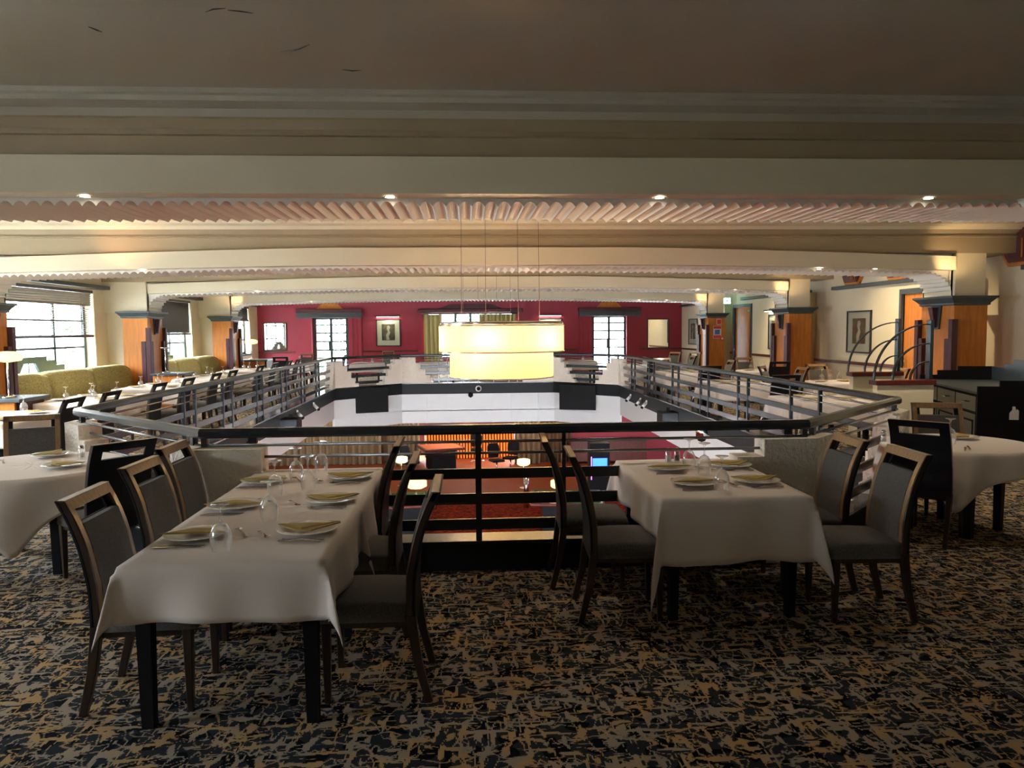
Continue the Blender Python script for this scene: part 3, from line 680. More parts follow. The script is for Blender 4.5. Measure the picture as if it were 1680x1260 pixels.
# ------------------------------------------------------------ chair (faces local +y, origin on the floor under the seat)
def prof(z):
    K=[(0,-.275),(.2,-.225),(.42,-.195),(.6,-.20),(.78,-.235),(.9,-.275),(1.0,-.325)]
    for (a,b),(c,d) in zip(K,K[1:]):
        if z<=c: 
            t=(z-a)/(c-a); return b+(d-b)*t
    return K[-1][1]
def chair():
    t=thing('dining_chair','x','chair')
    # seat
    m=MB(); rows=[]
    for y,e in ((-.20,.02),(-.185,.004),(-.05,-.004),(.1,-.006),(.215,.0),(.24,.018),(.246,.04)):
        hw=.215-(.008 if y<-.19 or y>.23 else 0); zt=.485-e
        rows.append([(-hw,y,.39),(-hw,y,zt-.02),(-hw+.02,y,zt-.004),(0,y,zt+.006),(hw-.02,y,zt-.004),(hw,y,zt-.02),(hw,y,.39)])
    m.sweep(rows,smooth=True); m.build('seat',FAB,t)
    # rear legs
    for s in (-1,1):
        m=MB(); secs=[]
        for z in (0,.1,.2,.3,.42):
            y=prof(z); w=.015+.005*z/.42; dd=.018+.006*z/.42; x=s*.205
            secs.append([(x-w,y-dd,z),(x+w,y-dd,z),(x+w,y+dd,z),(x-w,y+dd,z)])
        m.sweep(secs); m.build('leg',DWOOD,t,bev=.003,seg=1)
    for s in (-1,1):
        m=MB(); x=s*.19; m.sweep([[(x-w,.2-w,z),(x+w,.2-w,z),(x+w,.2+w,z),(x-w,.2+w,z)] for z,w in ((0,.014),(.40,.022))]); m.build('leg',DWOOD,t,bev=.003,seg=1)
    m=MB(); m.box(-.2,.2,-.19,.215,.36,.405); m.build('seat_rail',DWOOD,t)
    # back frame: stiles and top rail
    zs=[.42+.58*i/9 for i in range(10)]
    m=MB()
    for s in (-1,1):
        secs=[]
        for z in zs:
            y=prof(z); x0,x1=sorted((s*.222,s*.180)); secs.append([(x0,y-.012,z),(x1,y-.012,z),(x1,y+.020,z),(x0,y+.020,z)])
        m.sweep(secs)
    m.sweep([[(-.222,prof(z)-.012,z),(.222,prof(z)-.012,z),(.222,prof(z)+.020,z),(-.222,prof(z)+.020,z)] for z in (.955,.98,1.0)])
    m.build('back_frame',DWOOD,t,bev=.003,seg=1)
    m=MB()
    for s in (-1,1):
        x0,x1=sorted((s*.219,s*.181)); m.sweep([[(x0,prof(z)+.019,z),(x1,prof(z)+.019,z),(x1,prof(z)+.0235,z),(x0,prof(z)+.0235,z)] for z in zs[1:]])
    m.sweep([[(-.219,prof(z)+.019,z),(.219,prof(z)+.019,z),(.219,prof(z)+.0235,z),(-.219,prof(z)+.0235,z)] for z in (.957,.98,1.0)])
    m.sweep([[(-.222,prof(1)-.012,z),(.222,prof(1)-.012,z),(.222,prof(1)+.0235,z),(-.222,prof(1)+.0235,z)] for z in (1.0,1.004)])
    m.build('front_glare_face',GLAREW,t)  # thin strips that carry the painted reflection on the frame front
    m=MB(); m.sweep([[(-.181,prof(z)-.004,z),(.181,prof(z)-.004,z),(.181,prof(z)+.026,z),(-.181,prof(z)+.026,z)] for z in [.46+.43*i/7 for i in range(8)]]); m.build('back_cushion',FAB,t)
    m=MB()
    m.sweep([[(-.224,prof(z)-.022,z),(.224,prof(z)-.022,z),(.224,prof(z)-.012,z),(-.224,prof(z)-.012,z)] for z in [.38+.51*i/8 for i in range(9)]])
    for s in (-1,1):
        x0,x1=sorted((s*.224,s*.150)); m.sweep([[(x0,prof(z)-.022,z),(x1,prof(z)-.022,z),(x1,prof(z)-.012,z),(x0,prof(z)-.012,z)] for z in (.89,.92,.95)])
    m.sweep([[(-.224,prof(z)-.022,z),(.224,prof(z)-.022,z),(.224,prof(z)-.012,z),(-.224,prof(z)-.012,z)] for z in (.95,.975,1.002)])
    m.build('rear_panel',BWOOD,t)
    return t
mkchair=Maker(chair)
FACE={'E':-PI/2,'W':PI/2,'N':0,'S':PI}
def ch(x,y,f,label,group=None):
    return mkchair((x,y,0),FACE[f] if isinstance(f,str) else f,label,group)
G='charcoal dining chairs with dark wood frames'
# foreground left long table
ch(-1.50,3.70,-PI/2+.02,'dining chair nearest the camera on the left side of the long white table',G)
ch(-1.58,4.50,-PI/2-.02,'middle dining chair on the left side of the long white table',G)
ch(-1.66,5.20,-PI/2,'dining chair on the left of the long table, closest to the white parapet block',G)
ch(-.47,3.72,PI/2,'dining chair nearest the camera on the right side of the long white table',G)
ch(-.63,4.50,PI/2,'middle dining chair on the right side of the long white table',G)
ch(-.78,5.16,PI/2,'dining chair on the right of the long table, closest to the front rail',G)
# foreground right table
ch(.95,4.60,-PI/2-.05,'left chair of the right foreground table, the one nearer the camera',G)
ch(.85,5.22,-PI/2-.05,'left chair of the right foreground table, the one nearer the rail',G)
ch(2.37,4.47,PI/2-.04,'right chair of the right foreground table, the one nearer the camera',G)
ch(2.30,5.04,PI/2-.04,'right chair of the right foreground table, the one against the parapet',G)
# round table left
ch(-2.61,5.56,math.atan2(.79,.62)-.0,'black backed chair seen from behind at the left round table',G)
ch(-3.83,6.92,math.atan2(-.45,-.89)*1+0,'chair facing the camera across the left round table',G) if False else None
ch(-3.86,6.93,PI-(-.42),'chair facing the camera across the left round table',G)
# round table right
ch(3.82,6.02,-math.atan2(.75,.66),'black backed chair seen from behind at the right round table',G)
ch(4.49,6.86,PI-.32,'chair behind the right round table, in front of the black cabinet',G)
# left dining row
LR=[(9.1,'first'),(10.05,'second'),(11.6,'third'),(12.8,'fourth'),(14.2,'fifth'),(15.2,'sixth'),(17.2,'seventh'),(18.5,'eighth'),(20.0,'ninth'),(21.0,'tenth')]
for y,n in LR: ch(-4.86,y,PI/2,'%s chair back from the camera in the row behind the left rail'%n,'chairs in the row behind the left rail')
RRc=[(5.05,12.05,'N','rear of the tall chair between the two nearest tables behind the right rail'),(4.85,15.2,'N','chair with its back to the camera at the second table behind the right rail'),(4.9,11.75+2.9,'S','chair facing the camera at the far side of the second table behind the right rail'),
 (5.0,18.9,'S','chair facing the camera beyond the third table behind the right rail'),(5.95,10.6,'W','chair on the aisle side of the nearest table behind the right rail'),(5.98,13.9,'W','chair on the aisle side of the second table behind the right rail'),(5.9,17.5,'W','chair on the aisle side of the third table behind the right rail'),
 (4.95,19.9,'N','chair with its back to the camera at the last table behind the right rail'),(5.95,13.75+6.9,'W','chair on the aisle side of the last table behind the right rail'),
 (6.05,14.45,-2.2,'low chair left of the round table beside the right wall'),(7.15,14.85,PI,'chair behind the round table beside the right wall'),(7.55,13.3,PI/2,'chair right of the round table, behind the arched rails'),
 (7.0,18.55,PI,'chair behind the farther round table beside the right wall'),(6.95,16.75,-.1,'chair in front of the farther round table beside the right wall'),
 (6.4,23.7,2.2,'left of two end chairs with pale glare in front of the far right wall'),(6.95,23.4,2.2,'right of two end chairs with pale glare in front of the far right wall')]
for x,y,f,l in RRc[:2]+RRc[3:]: ch(x,y,f,l,'chairs on the picture wall side')
FC=[(-5.5,23.3,0,'dark chair in front of the left end table by the crimson wall'),(-5.3,25.5,PI,'chair facing the camera at the left end table by the crimson wall'),(-4.1,24.3,PI/2,'chair right of the left end table by the crimson wall'),
 (-2.35,24.1,PI/2,'chair with pale glare between the two end tables behind the far rail'),(-2.9,28.4,PI,'high backed chair under the lit figure print'),(3.0,25.5,PI,'chair facing the camera at the right end table'),(2.4,24.2,-PI/2,'chair left of the right end table behind the far rail')]
for x,y,f,l in FC: ch(x,y,f,l,'chairs at the end of the room')
# ------------------------------------------------------------ tables and cloths
def table(x,y,hx,hy,label,rz=0,inset=.06,shape='table'):
    t=thing('dining_table',label,'table',(x,y,0),rz)
    MB().box(-hx,hx,-hy,hy,.71,.74).build('tabletop',BLACK,t)
    MB().box(-hx+.04,hx-.04,-hy+.04,hy-.04,.65,.71).build('apron',BLACK,t)
    for sx in (-1,1):
        for sy in (-1,1):
            m=MB(); cx=sx*(hx-inset); cy=sy*(hy-inset); m.sweep([[(cx-w,cy-w,z),(cx+w,cy-w,z),(cx+w,cy+w,z),(cx-w,cy+w,z)] for z,w in ((0,.026),(.65,.034))]); m.build('leg',BLACK,t)
    return t
def rcloth(name,label,x,y,hx,hy,ov,seed=1,z=.746,rz=0,tips=None):
    """ov = overhang (x-,x+,y-,y+)"""
    rnd=random.Random(seed); ph=[rnd.random()*6 for _ in range(6)]
    def axis(h,o0,o1):
        a=[]; 
        if o0>0: a+=[-h-o0*(1-i/9) for i in range(9)]
        a+=[-h+2*h*i/22 for i in range(23)]
        if o1>0: a+=[h+o1*(i/9) for i in range(1,10)]
        return a
    us=axis(hx,ov[0],ov[1]); vs=axis(hy,ov[2],ov[3]); rows=[]
    for u in us:
        r=[]
        for v in vs:
            ex=max(0,abs(u)-hx); ey=max(0,abs(v)-hy); sx=1 if u>0 else -1; sy=1 if v>0 else -1
            bx=max(-hx,min(hx,u)); by=max(-hy,min(hy,v))
            if ex>0 and ey>0:
                rr=math.hypot(ex,ey); th=math.atan2(ey,ex); f=sin(2*th)
                w=.27*rr*f
                # the corner folds back on itself into a pointed hanging ear
                px=bx+sx*(.012+w*cos(th)**.5*.9); py=by+sy*(.012+w*sin(th)**.5*.9); pz=z-rr*(.97+((tips or {}).get((sx,sy),0))*f*(1 if rr>.05 else 0))
            else:
                e=ex+ey; along=v if ex>0 else u
                wv=.016*sin(along*9+ph[0])+.012*sin(along*17+ph[1]); wv*=min(1,e/.25)
                out=.012+.05*e+wv if e>0 else 0
                edge=min(1,(hy-abs(v))/.12 if ex>0 else (hx-abs(u))/.12) if e>0 else 1
                out=.012+(out-.012)*max(0,edge) if e>0 else 0
                px=bx+(sx*out if ex>0 else 0); py=by+(sy*out if ey>0 else 0)
                pz=z-e+(.006*sin(along*7+ph[2])*e/.2 if e>0 else .0012*sin(u*9+ph[3])*sin(v*7+ph[4]))
            r.append((px,py,pz))
        rows.append(r)
    o=MB().grid(rows).build(name,CLOTH,solid=.003); o.location=(x,y,0); o.rotation_euler=(0,0,rz)
    return tag(o,label,'tablecloth')
def roundcloth(label,x,y,R,S,rot,seed=1,z=.746,folds=9):
    rnd=random.Random(seed); p0=rnd.random()*6; rows=[]
    N_=96; fr=[.0,.35,.7,.92,.985]+[1]
    for j in range(6+12):
        r=[]
        for i in range(N_):
            th=2*PI*i/N_; q=th-rot; Lm=min(S/max(abs(cos(q)),abs(sin(q))),S*1.36)
            hang=max(.05,Lm-R)
            if j<6: rad=R*fr[j]; zz=z
            else:
                e=hang*(j-5)/12; a=.075*(e/.3)**.8 if e>0 else 0
                rad=R+.008+.03*e+min(.06,a)*(.5+.5*sin(th*folds+p0+.8*sin(th*3))); zz=z-e
            r.append((rad*cos(th),rad*sin(th),zz))
        rows.append(r)
    o=MB().grid(rows,close=True).build('tablecloth',CLOTH,solid=.003); o.location=(x,y,0)
    return tag(o,label,'tablecloth')
def roundtable(x,y,R,label,legr=None,rz=0):
    t=thing('round_table',label,'table',(x,y,0),rz); l=legr or R*.5
    MB().lathe([(R,.71),(R,.74)],n=48,smooth=False).build('tabletop',BLACK,t)
    for sx in (-1,1):
        for sy in (-1,1):
            m=MB(); cx=sx*l; cy=sy*l; m.sweep([[(cx-w,cy-w,z),(cx+w,cy-w,z),(cx+w,cy+w,z),(cx-w,cy+w,z)] for z,w in ((0,.028),(.71,.036))]); m.build('leg',BLACK,t)
# ------------------------------------------------------------ tableware
def wglass(parts=True):
    t=thing('wine_glass','x','glass')
    MB().lathe([(.040,.0),(.045,.03),(.048,.06),(.044,.09),(.028,.120),(.010,.132),(.0,.134)],n=28,cap=False).build('bowl',GLASS,t)
    MB().lathe([(.008,.128),(.0045,.15),(.0045,.185),(.011,.202)],n=12,cap=False).build('stem',GLASS,t)
    MB().lathe([(.011,.202),(.026,.207),(.040,.212),(.040,.215),(.0,.214)],n=28,cap=False).build('foot',GLASS,t)
    return t
mkglass=Maker(wglass)
def glass1():
    m=MB().lathe([(.040,.0),(.047,.06),(.043,.09),(.026,.12),(.006,.132),(.0045,.185),(.026,.207),(.040,.213),(.0,.214)],n=16,cap=False)
    o=m.build('wine_glass',GLASSF); o['category']='glass'; return o
GLASSF=bpy.data.materials.new('distant_glass'); GLASSF.use_nodes=True
_t=GLASSF.node_tree; _t.nodes.clear(); _o=_t.nodes.new('ShaderNodeOutputMaterial'); _m=_t.nodes.new('ShaderNodeMixShader'); _a=_t.nodes.new('ShaderNodeBsdfTransparent'); _g=_t.nodes.new('ShaderNodeBsdfGlossy'); _m.inputs[0].default_value=.32; _g.inputs['Roughness'].default_value=.1
_t.links.new(_a.outputs[0],_m.inputs[1]); _t.links.new(_g.outputs[0],_m.inputs[2]); _t.links.new(_m.outputs[0],_o.inputs[0])
mkglassf=Maker(glass1)
def plate():
    t=MB().lathe([(0,.004),(.075,.004),(.095,.008),(.146,.018),(.149,.021),(.144,.022),(.096,.013),(.075,.009),(0,.009)],n=48,cap=False).build('dinner_plate',CHINA); t['category']='plate'; return t
mkplate=Maker(plate)
def napkin():
    m=MB(); pts=[(-.155,-.02),(.155,-.01),(.05,.09),(-.03,.10)]
    m.prism(pts,lambda u,v,t:(u,v-.03,.002+.006*t+.07*abs(u)*abs(u)*4+.008))
    m.prism([(-.13,-.018),(.135,-.008),(.02,.075)],lambda u,v,t:(u,v-.028,.016+.005*t+.05*abs(u)*abs(u)*4))
    o=m.build('paper_napkin',GOLD); o['category']='napkin'; return o
mknap=Maker(napkin)
def knife():
    m=MB(); m.sweep([[(-w,y,0),(w,y,0),(w,y,h),(-w,y,h)] for y,w,h in ((-.11,.006,.003),(-.10,.008,.004),(-.01,.006,.005),(.0,.008,.003),(.07,.010,.002),(.105,.004,.0015))]); o=m.build('table_knife',STEEL); o['category']='knife'; return o
def fork():
    t=MB(); t.sweep([[(-w,y,z),(w,y,z),(w,y,z+.003),(-w,y,z+.003)] for y,w,z in ((-.10,.009,0),(-.08,.007,0),(.0,.004,.008),(.03,.006,.006),(.045,.012,.003),(.055,.013,.003))])
    for q in (-.0105,-.0035,.0035,.0105): t.sweep([[(q-.0016,y,z),(q+.0016,y,z),(q+.0016,y,z+.002),(q-.0016,y,z+.002)] for y,z in ((.054,.003),(.08,.002),(.10,.006))])
    o=t.build('table_fork',STEEL); o['category']='fork'; return o
def spoon():
    t=MB(); t.sweep([[(-w,y,z),(w,y,z),(w,y,z+.003),(-w,y,z+.003)] for y,w,z in ((-.10,.009,0),(-.08,.007,0),(.0,.004,.008),(.03,.005,.005))])
    t.grid([[(.018*r*cos(a),.052+.027*r*sin(a),.001+.006*r*r) for a in [2*PI*i/16 for i in range(16)]] for r in (.05,.5,.8,1)],close=True)
    o=t.build('dessert_spoon',STEEL); o['category']='spoon'; return o
mkk,mkf,mks=Maker(knife),Maker(fork),Maker(spoon)
ZT=.7532
SN=[0]
def setting(x,y,face,seat,tab,rel=(0,0),rot=0,k=2,f=2,sp=True,cut=True):
    """place setting for a diner who faces direction face (angle of +y local)"""
    a=FACE[face] if isinstance(face,str) else face
    def T(u,v): return (x+u*cos(a)-v*sin(a), y+u*sin(a)+v*cos(a), ZT)
    mkplate(T(0,0),a,'white dinner plate, %s of %s'%(seat,tab),'white dinner plates')
    p=T(.0,.0); mknap((p[0],p[1],ZT+.010),a+rot+PI/2,'folded gold napkin, %s of %s'%(seat,tab),'gold napkins')
    if not cut: return
    nm=['inner','outer']
    for i in range(k): mkk(T(.158+.028*i,-.01-.01*i),a+.03*i,'%s silver knife, %s of %s'%(nm[i],seat,tab),'table knives')
    for i in range(f): mkf(T(-.158-.028*i,-.01+.012*i),a-.05*i,'%s silver fork, %s of %s'%(nm[i],seat,tab),'table forks')
    if sp: mks(T(-.06,.20),a+PI/2+.5,'dessert spoon, %s of %s'%(seat,tab),'dessert spoons')
def gl(x,y,label,far=False,z=ZT,group='upturned wine glasses'):
    return (mkglassf if far else mkglass)((x,y,z),random.random()*6,label,group)
def shaker(x,y,label,mat=SALT,h=1.0):
    t=thing('salt_shaker' if mat is SALT else 'pepper_shaker',label,'shaker',(x,y,ZT))
    MB().lathe([(.022,.0),(.024,.01),(.021,.07),(.017,.078)],n=16,smooth=True).build('glass_body',GLASS,t)
    MB().lathe([(.019,.006),(.018,.045)],n=12).build('contents',mat,t)
    MB().lathe([(.019,.076),(.020,.082),(.017,.096),(.008,.103),(.0,.104)],n=16).build('cap',CHROME,t)
PEP=M('ground_pepper',(.12,.1,.08),.9)
# long table in the left foreground: two tables end to end
table(-1.065,3.85,.42,.54,'black legged table under the near ivory cloth of the long foreground table')
table(-1.065,4.98,.42,.58,'black legged table under the far ivory cloth of the long foreground table')
rcloth('tablecloth','near ivory tablecloth of the long table in the left foreground',-1.065,3.85,.44,.555,(.24,.26,.25,.0),3,z=.7495)
rcloth('tablecloth','far ivory tablecloth of the long table, next to the front rail',-1.065,4.98,.44,.62,(.24,.30,.28,.24),5)
TL='the long left foreground table'
setting(-1.33,3.75,'E','near left seat',TL); setting(-1.33,4.38,'E','middle left seat',TL); setting(-1.35,5.10,'E','far left seat',TL)
setting(-.80,3.80,'W','near right seat',TL); setting(-.80,4.48,'W','middle right seat',TL); setting(-.80,5.18,'W','far right seat',TL)
for x,y,n in ((-1.13,3.50,'nearest the camera'),(-1.05,4.04,'second from the camera'),(-1.17,4.66,'third from the camera'),(-1.15,5.15,'in the middle of the back cluster'),(-1.00,4.80,'at the front of the back cluster'),(-1.04,5.45,'closest to the front rail')): gl(x,y,'upturned wine glass on %s, %s'%(TL,n))
# right foreground table
table(1.585,5.02,.42,.66,'black legged table under the ivory cloth in the right foreground')
rcloth('tablecloth','ivory tablecloth with hanging front corners on the right foreground table',1.585,5.02,.45,.69,(.26,.26,.38,.26),9,z=.7495,tips={(-1,-1):.42,(1,-1):.12})
TR='the right foreground table'
setting(1.42,5.28,'E','far left seat',TR); setting(1.45,4.75,'E','near left seat',TR,rot=.1); setting(1.90,5.35,'W','far right seat',TR); setting(1.87,4.78,'W','near right seat',TR)
gl(1.58,5.30,'upturned wine glass on %s, beside the shakers'%TR); gl(1.56,4.55,'upturned wine glass on %s, nearer the camera'%TR); gl(1.62,5.08,'short upturned wine glass on %s, between the two others'%TR)
shaker(1.51,5.60,'glass salt shaker, left of the pair on the right foreground table'); shaker(1.58,5.61,'glass pepper shaker, right of the pair on the right foreground table',PEP)
# round tables
roundtable(-3.32,5.98,.62,'round table under the draped cloth at the left frame edge',.33)
roundcloth('ivory cloth hanging in folds over the left round table',-3.32,5.98,.64,.86,math.radians(-28),4,z=.747)
TQ='the left round table'
setting(-3.39,6.38,2.8,'seat by the salt shaker',TQ,cut=False); setting(-3.03,5.86,1.2,'seat of the black backed chair',TQ,cut=False)
mkf((-3.62,6.12,ZT),.6,'silver fork lying alone on the left round table','table forks')
shaker(-3.08,6.24,'squat glass salt shaker on the left round table')
roundtable(4.22,6.28,.56,'round table under the draped cloth in front of the black cabinet',.24,rz=.5)
roundcloth('ivory cloth hanging in folds over the right round table',4.22,6.28,.58,.78,math.radians(11),8,z=.747)
TW='the right round table'
setting(4.40,6.50,2.6,'seat by the cabinet',TW,cut=False); mkk((4.05,5.92,ZT),-.6,'silver knife near the front edge of the right round table','table knives'); mkk((4.12,5.98,ZT),-.5,'second silver knife near the front edge of the right round table','table knives')
gl(4.11,6.21,'upturned wine glass beside the plate on the right round table'); gl(3.84,6.55,'upturned wine glass behind the black chair on the right round table')
shaker(3.62,6.38,'glass salt shaker, left of the pair on the right round table'); shaker(3.72,6.30,'glass pepper shaker, right of the pair on the right round table',PEP)
# row behind the left rail
ROW=[('first',9.5,.55,.75),('second',12.1,.55,.82),('third',14.7,.55,.8),('fourth',17.5,.55,.8),('fifth',20.4,.55,.8)]
for n,y,hx,hy in ROW:
    table(-5.72,y,hx,hy,'%s table back from the camera in the row by the side windows'%n)
    rcloth('tablecloth','ivory cloth on the %s table of the row by the side windows'%n,-5.72,y,hx+.02,hy+.02,(.25,.25,.28,.25),int(y*3),z=.747)
    tb='the %s window row table'%n
    for dy,s in ((-.38,'near'),(.38,'far')):
        setting(-5.42,y+dy,'W','%s aisle seat'%s,tb,cut=False); setting(-6.02,y+dy,'E','%s bench seat'%s,tb,cut=False)
        gl(-5.62,y+dy+.12,'upturned wine glass on %s, %s aisle side'%(tb,s),True); gl(-5.9,y+dy-.14,'upturned wine glass on %s, %s bench side'%(tb,s),True)
for n,x,y in (('first',4.98,10.45),('second',4.95,13.8),('third',4.95,17.3),('fourth',4.95,21.0)):
    table(x,y,.48,.55,'%s table back from the camera behind the right rail'%n)
    rcloth('tablecloth','ivory cloth on the %s table behind the right rail'%n,x,y,.5,.57,(.32,.3,.3,.3),int(y*7),z=.747)
    tb='the %s right rail table'%n
    for dx,dy,f,s in ((-.24,-.28,'E','near rail side seat'),(.24,-.28,'W','near aisle seat'),(-.24,.28,'E','far rail side seat'),(.24,.28,'W','far aisle seat')):
        setting(x+dx,y+dy,f,s,tb,cut=False)
    for dx,dy,s in ((0,-.2,'near'),(.05,.22,'far')): gl(x+dx,y+dy,'upturned wine glass on %s, %s side'%(tb,s),True)
for n,x,y,R in (('nearer',6.75,13.65,.5),('farther',6.9,17.6,.5)):
    roundtable(x,y,R,'%s round table beside the right wall'%n,.25)
    roundcloth('cream cloth in folds on the %s round table beside the right wall'%n,x,y,R+.02,.78,.3,int(y),z=.747)
    tb='the %s right wall round table'%n
    for a in (.6,2.2,3.9,5.4):
        pass
    setting(x-.25,y,'E','left seat',tb,cut=False); setting(x+.25,y+.05,'W','right seat',tb,cut=False)
    for q,s in ((-.12,'left'),(.05,'middle'),(.2,'right')): gl(x+q,y+.22-.3*abs(q),'upturned wine glass, %s one on %s'%(s,tb),True)
for n,x,y,hx in (('left corner',-5.4,24.4,.5),('left',-3.1,24.2,.45),('middle',-.9,23.9,.55),('right',3.6,24.3,.5)):
    table(x,y,hx,.45,'%s end table between the far rail and the crimson wall'%n)
    rcloth('tablecloth','white cloth on the %s end table before the crimson wall'%n,x,y,hx+.02,.47,(.25,.25,.28,.25),int(x*5+40),z=.747)
    tb='the %s end table'%n
    setting(x-.2,y,'N','left seat',tb,cut=False); gl(x+.15,y,'upturned wine glass on %s'%tb,True)
# ------------------------------------------------------------ black service cabinet
t=thing('service_cabinet','large black stepped cabinet with drawers by the right frame edge','cabinet',(6.22,8.88,0),-math.atan2(.29,.957))
# local: x = depth to the right, y = along the drawer front
MB().box(.02,.95,.03,2.35,0.0,.92).build('carcass',BLACK,t)
MB().box(-.02,.95,.0,2.4,.92,.95).build('worktop',SLATE,t,bev=.005)
def gal(y0,y1): 
    b=MB(); b.prism([(-.02,0),(-.02,1.02),(.22,1.02),(.22,1.09),(.50,1.09),(.50,1.15),(.98,1.15),(.98,0)],lambda u,v,tt:(u,y0+(y1-y0)*tt,v)); return b
gal(-.03,.0).build('stepped_side',BLACK,t); 
b=MB(); b.prism([(-.02,.0),(-.02,1.02),(.22,1.02),(.22,1.09),(.50,1.09),(.50,1.15),(.98,1.15),(.98,0)],lambda u,v,tt:(u,2.40+.03*tt,v)); b.build('stepped_side',BLACK,t)
b=MB(); b.prism([(0,.9),(0,1.15),(.5,1.15),(.5,1.21),(.8,1.21),(.8,1.28),(1.6,1.28),(1.6,1.21),(1.9,1.21),(1.9,1.15),(2.4,1.15),(2.4,.9)],lambda u,v,tt:(.95+.03*tt,u,v)); b.build('stepped_back',SLATE,t)
for i in range(3):
    y0=.05+i*.77; d=MB().box(-.012,.02,y0,y0+.74,.70,.89).build('drawer',SLATE if i==5 else METAL,t,bev=.004)
    MB().tube([(-.02,y0+.3,.80),(-.045,y0+.32,.80),(-.045,y0+.42,.80),(-.02,y0+.44,.80)],.006).build('handle',CHROME,d)
    d=MB().box(-.012,.02,y0,y0+.74,.04,.67).build('door',METAL,t,bev=.004)
    b=MB(); 
    for (a,c,e,f) in ((y0+.08,y0+.66,.12,.14),(y0+.08,y0+.66,.57,.59),(y0+.08,y0+.10,.12,.59),(y0+.64,y0+.66,.12,.59)): b.box(-.018,-.01,a,c,e,f)
    b.build('door_moulding',BLACK,d)
b=MB(); b.prism([(.33,.62),(.43,.62),(.43,.73),(.41,.75),(.40,.73),(.39,.78),(.36,.78),(.36,.74),(.33,.70)],lambda u,v,tt:(u,-.035+.004*tt,v)); tag(b.build('door_hanger_tag',SIGNW),'white paper tag with ragged top stuck on the side of the black cabinet','tag').matrix_world=t.matrix_world
bpy.data.objects['door_hanger_tag'].location=t.location; bpy.data.objects['door_hanger_tag'].rotation_euler=t.rotation_euler
# stair balustrades with quarter-circle rails
def arcrail(x0,y0,x1,y1,px,label,zr):
    t=thing('stair_screen',label,'screen',(x0,y0,0),math.atan2(y1-y0,x1-x0)); L=math.hypot(x1-x0,y1-y0)
    MB().box(0,L,-.06,.06,0,.95).build('low_wall',CREAM,t); MB().box(-.04,L+.02,-.10,.10,.95,1.02).build('cap',REDW,t,bev=.01)
    MB().box(px,px+.05,-.05,.05,1.02,1.02+zr+.06).build('post',METAL,t,bev=.006)
    for r in (zr,zr*.65,zr*.32):
        m=MB(); secs=[]
        for i in range(15):
            a=PI/2*i/14; c=(px-r*cos(a),1.02+r*sin(a)); e=(-cos(a),sin(a))
            secs.append([(c[0]-e[0]*.008,-.022,c[1]-e[1]*.008),(c[0]+e[0]*.008,-.022,c[1]+e[1]*.008),(c[0]+e[0]*.008,.022,c[1]+e[1]*.008),(c[0]-e[0]*.008,.022,c[1]-e[1]*.008)])
        m.sweep(secs); m.build('arched_rail',METAL,t)
arcrail(5.62,10.15,6.42,10.15,.74,'nearer low wall with three quarter circle metal rails beside the black cabinet',.76)
arcrail(6.27,12.05,7.08,12.05,.74,'farther low wall with three quarter circle metal rails before the nearest right pier',.80)
# ------------------------------------------------------------ pendants
def pendant(loc,label,real=True,D=.735):
    t=thing('drum_pendant',label,'lamp',loc)
    z0=1.80
    MB().lathe([(D,z0-.30),(D,z0)],n=96,cap=False).build('upper_shade',SHADE,t)
    MB().lathe([(D*.83,z0-.60),(D*.83,z0-.30)],n=96,cap=False).build('lower_shade',SHADE,t)
    for r,z in ((D,z0),(D,z0-.3),(D*.83,z0-.6)):
        MB().lathe([(r-.004,z-.006),(r+.004,z-.006),(r+.004,z+.006),(r-.004,z+.006),(r-.004,z-.006)],n=96,cap=False).build('shade_hoop',CHROME,t)
    MB().lathe([(D*.92,z0+.005),(D*.985,z0+.005),(D*.985,z0+.045),(D*.92,z0+.045),(D*.92,z0+.005)],n=96,cap=False).build('top_ring',CHROME,t)
    MB().lathe([(0,z0-.595),(D*.82,z0-.595)],n=64,cap=False).build('diffuser',SHADE,t)
    m=MB()
    for a in (0,PI/2): m.box(-D,D,-.01,.01,z0,z0+.01) if a==0 else m.box(-.01,.01,-D,D,z0,z0+.01)
    m.build('spreader',CHROME,t)
    for a in (.35,1.92,3.5,5.06):
        MB().tube([(D*.68*cos(a),D*.68*sin(a),z0+.02),(D*.66*cos(a),D*.66*sin(a),3.40)],.0022,6).build('cable',PLUM,t)
    if real:
        for i in range(6):
            a=2*PI*i/6+.25; p=(D*.80*cos(a),D*.80*sin(a),z0-.09)
            MB().lathe([(0,-.035),(.028,-.01),(.03,.01),(.015,.04),(0,.045)],c=p,n=12).build('bulb',bpy.data.materials['lit_bulb'],t)
            l=bpy.data.lights.new('pendant_bulb_light','POINT'); l.energy=PEND; l.color=(1,.76,.48); l.shadow_soft_size=.05; o=bpy.data.objects.new('bulb_light',l); COL.objects.link(o); o.parent=t; o.location=(D*.76*cos(a),D*.76*sin(a),z0-.12)
            MB().box(p[0]-.012,p[0]+.012,p[1]-.012,p[1]+.012,z0-.05,z0).build('lampholder',CHROME,t)
        for i in range(3):
            a=2*PI*i/3; l=bpy.data.lights.new('pendant_low_light','POINT'); l.energy=PEND*.7; l.color=(1,.72,.38); l.shadow_soft_size=.05; o=bpy.data.objects.new('bulb_light',l); COL.objects.link(o); o.parent=t; o.location=(D*.55*cos(a),D*.55*sin(a),z0-.38)
    return t

pendant((.42,9.0,0),'large glowing two tier drum pendant nearest the camera, over the floor opening')
pendant((.42,14.9,0),'second drum pendant, hidden behind the nearest one except its cables')
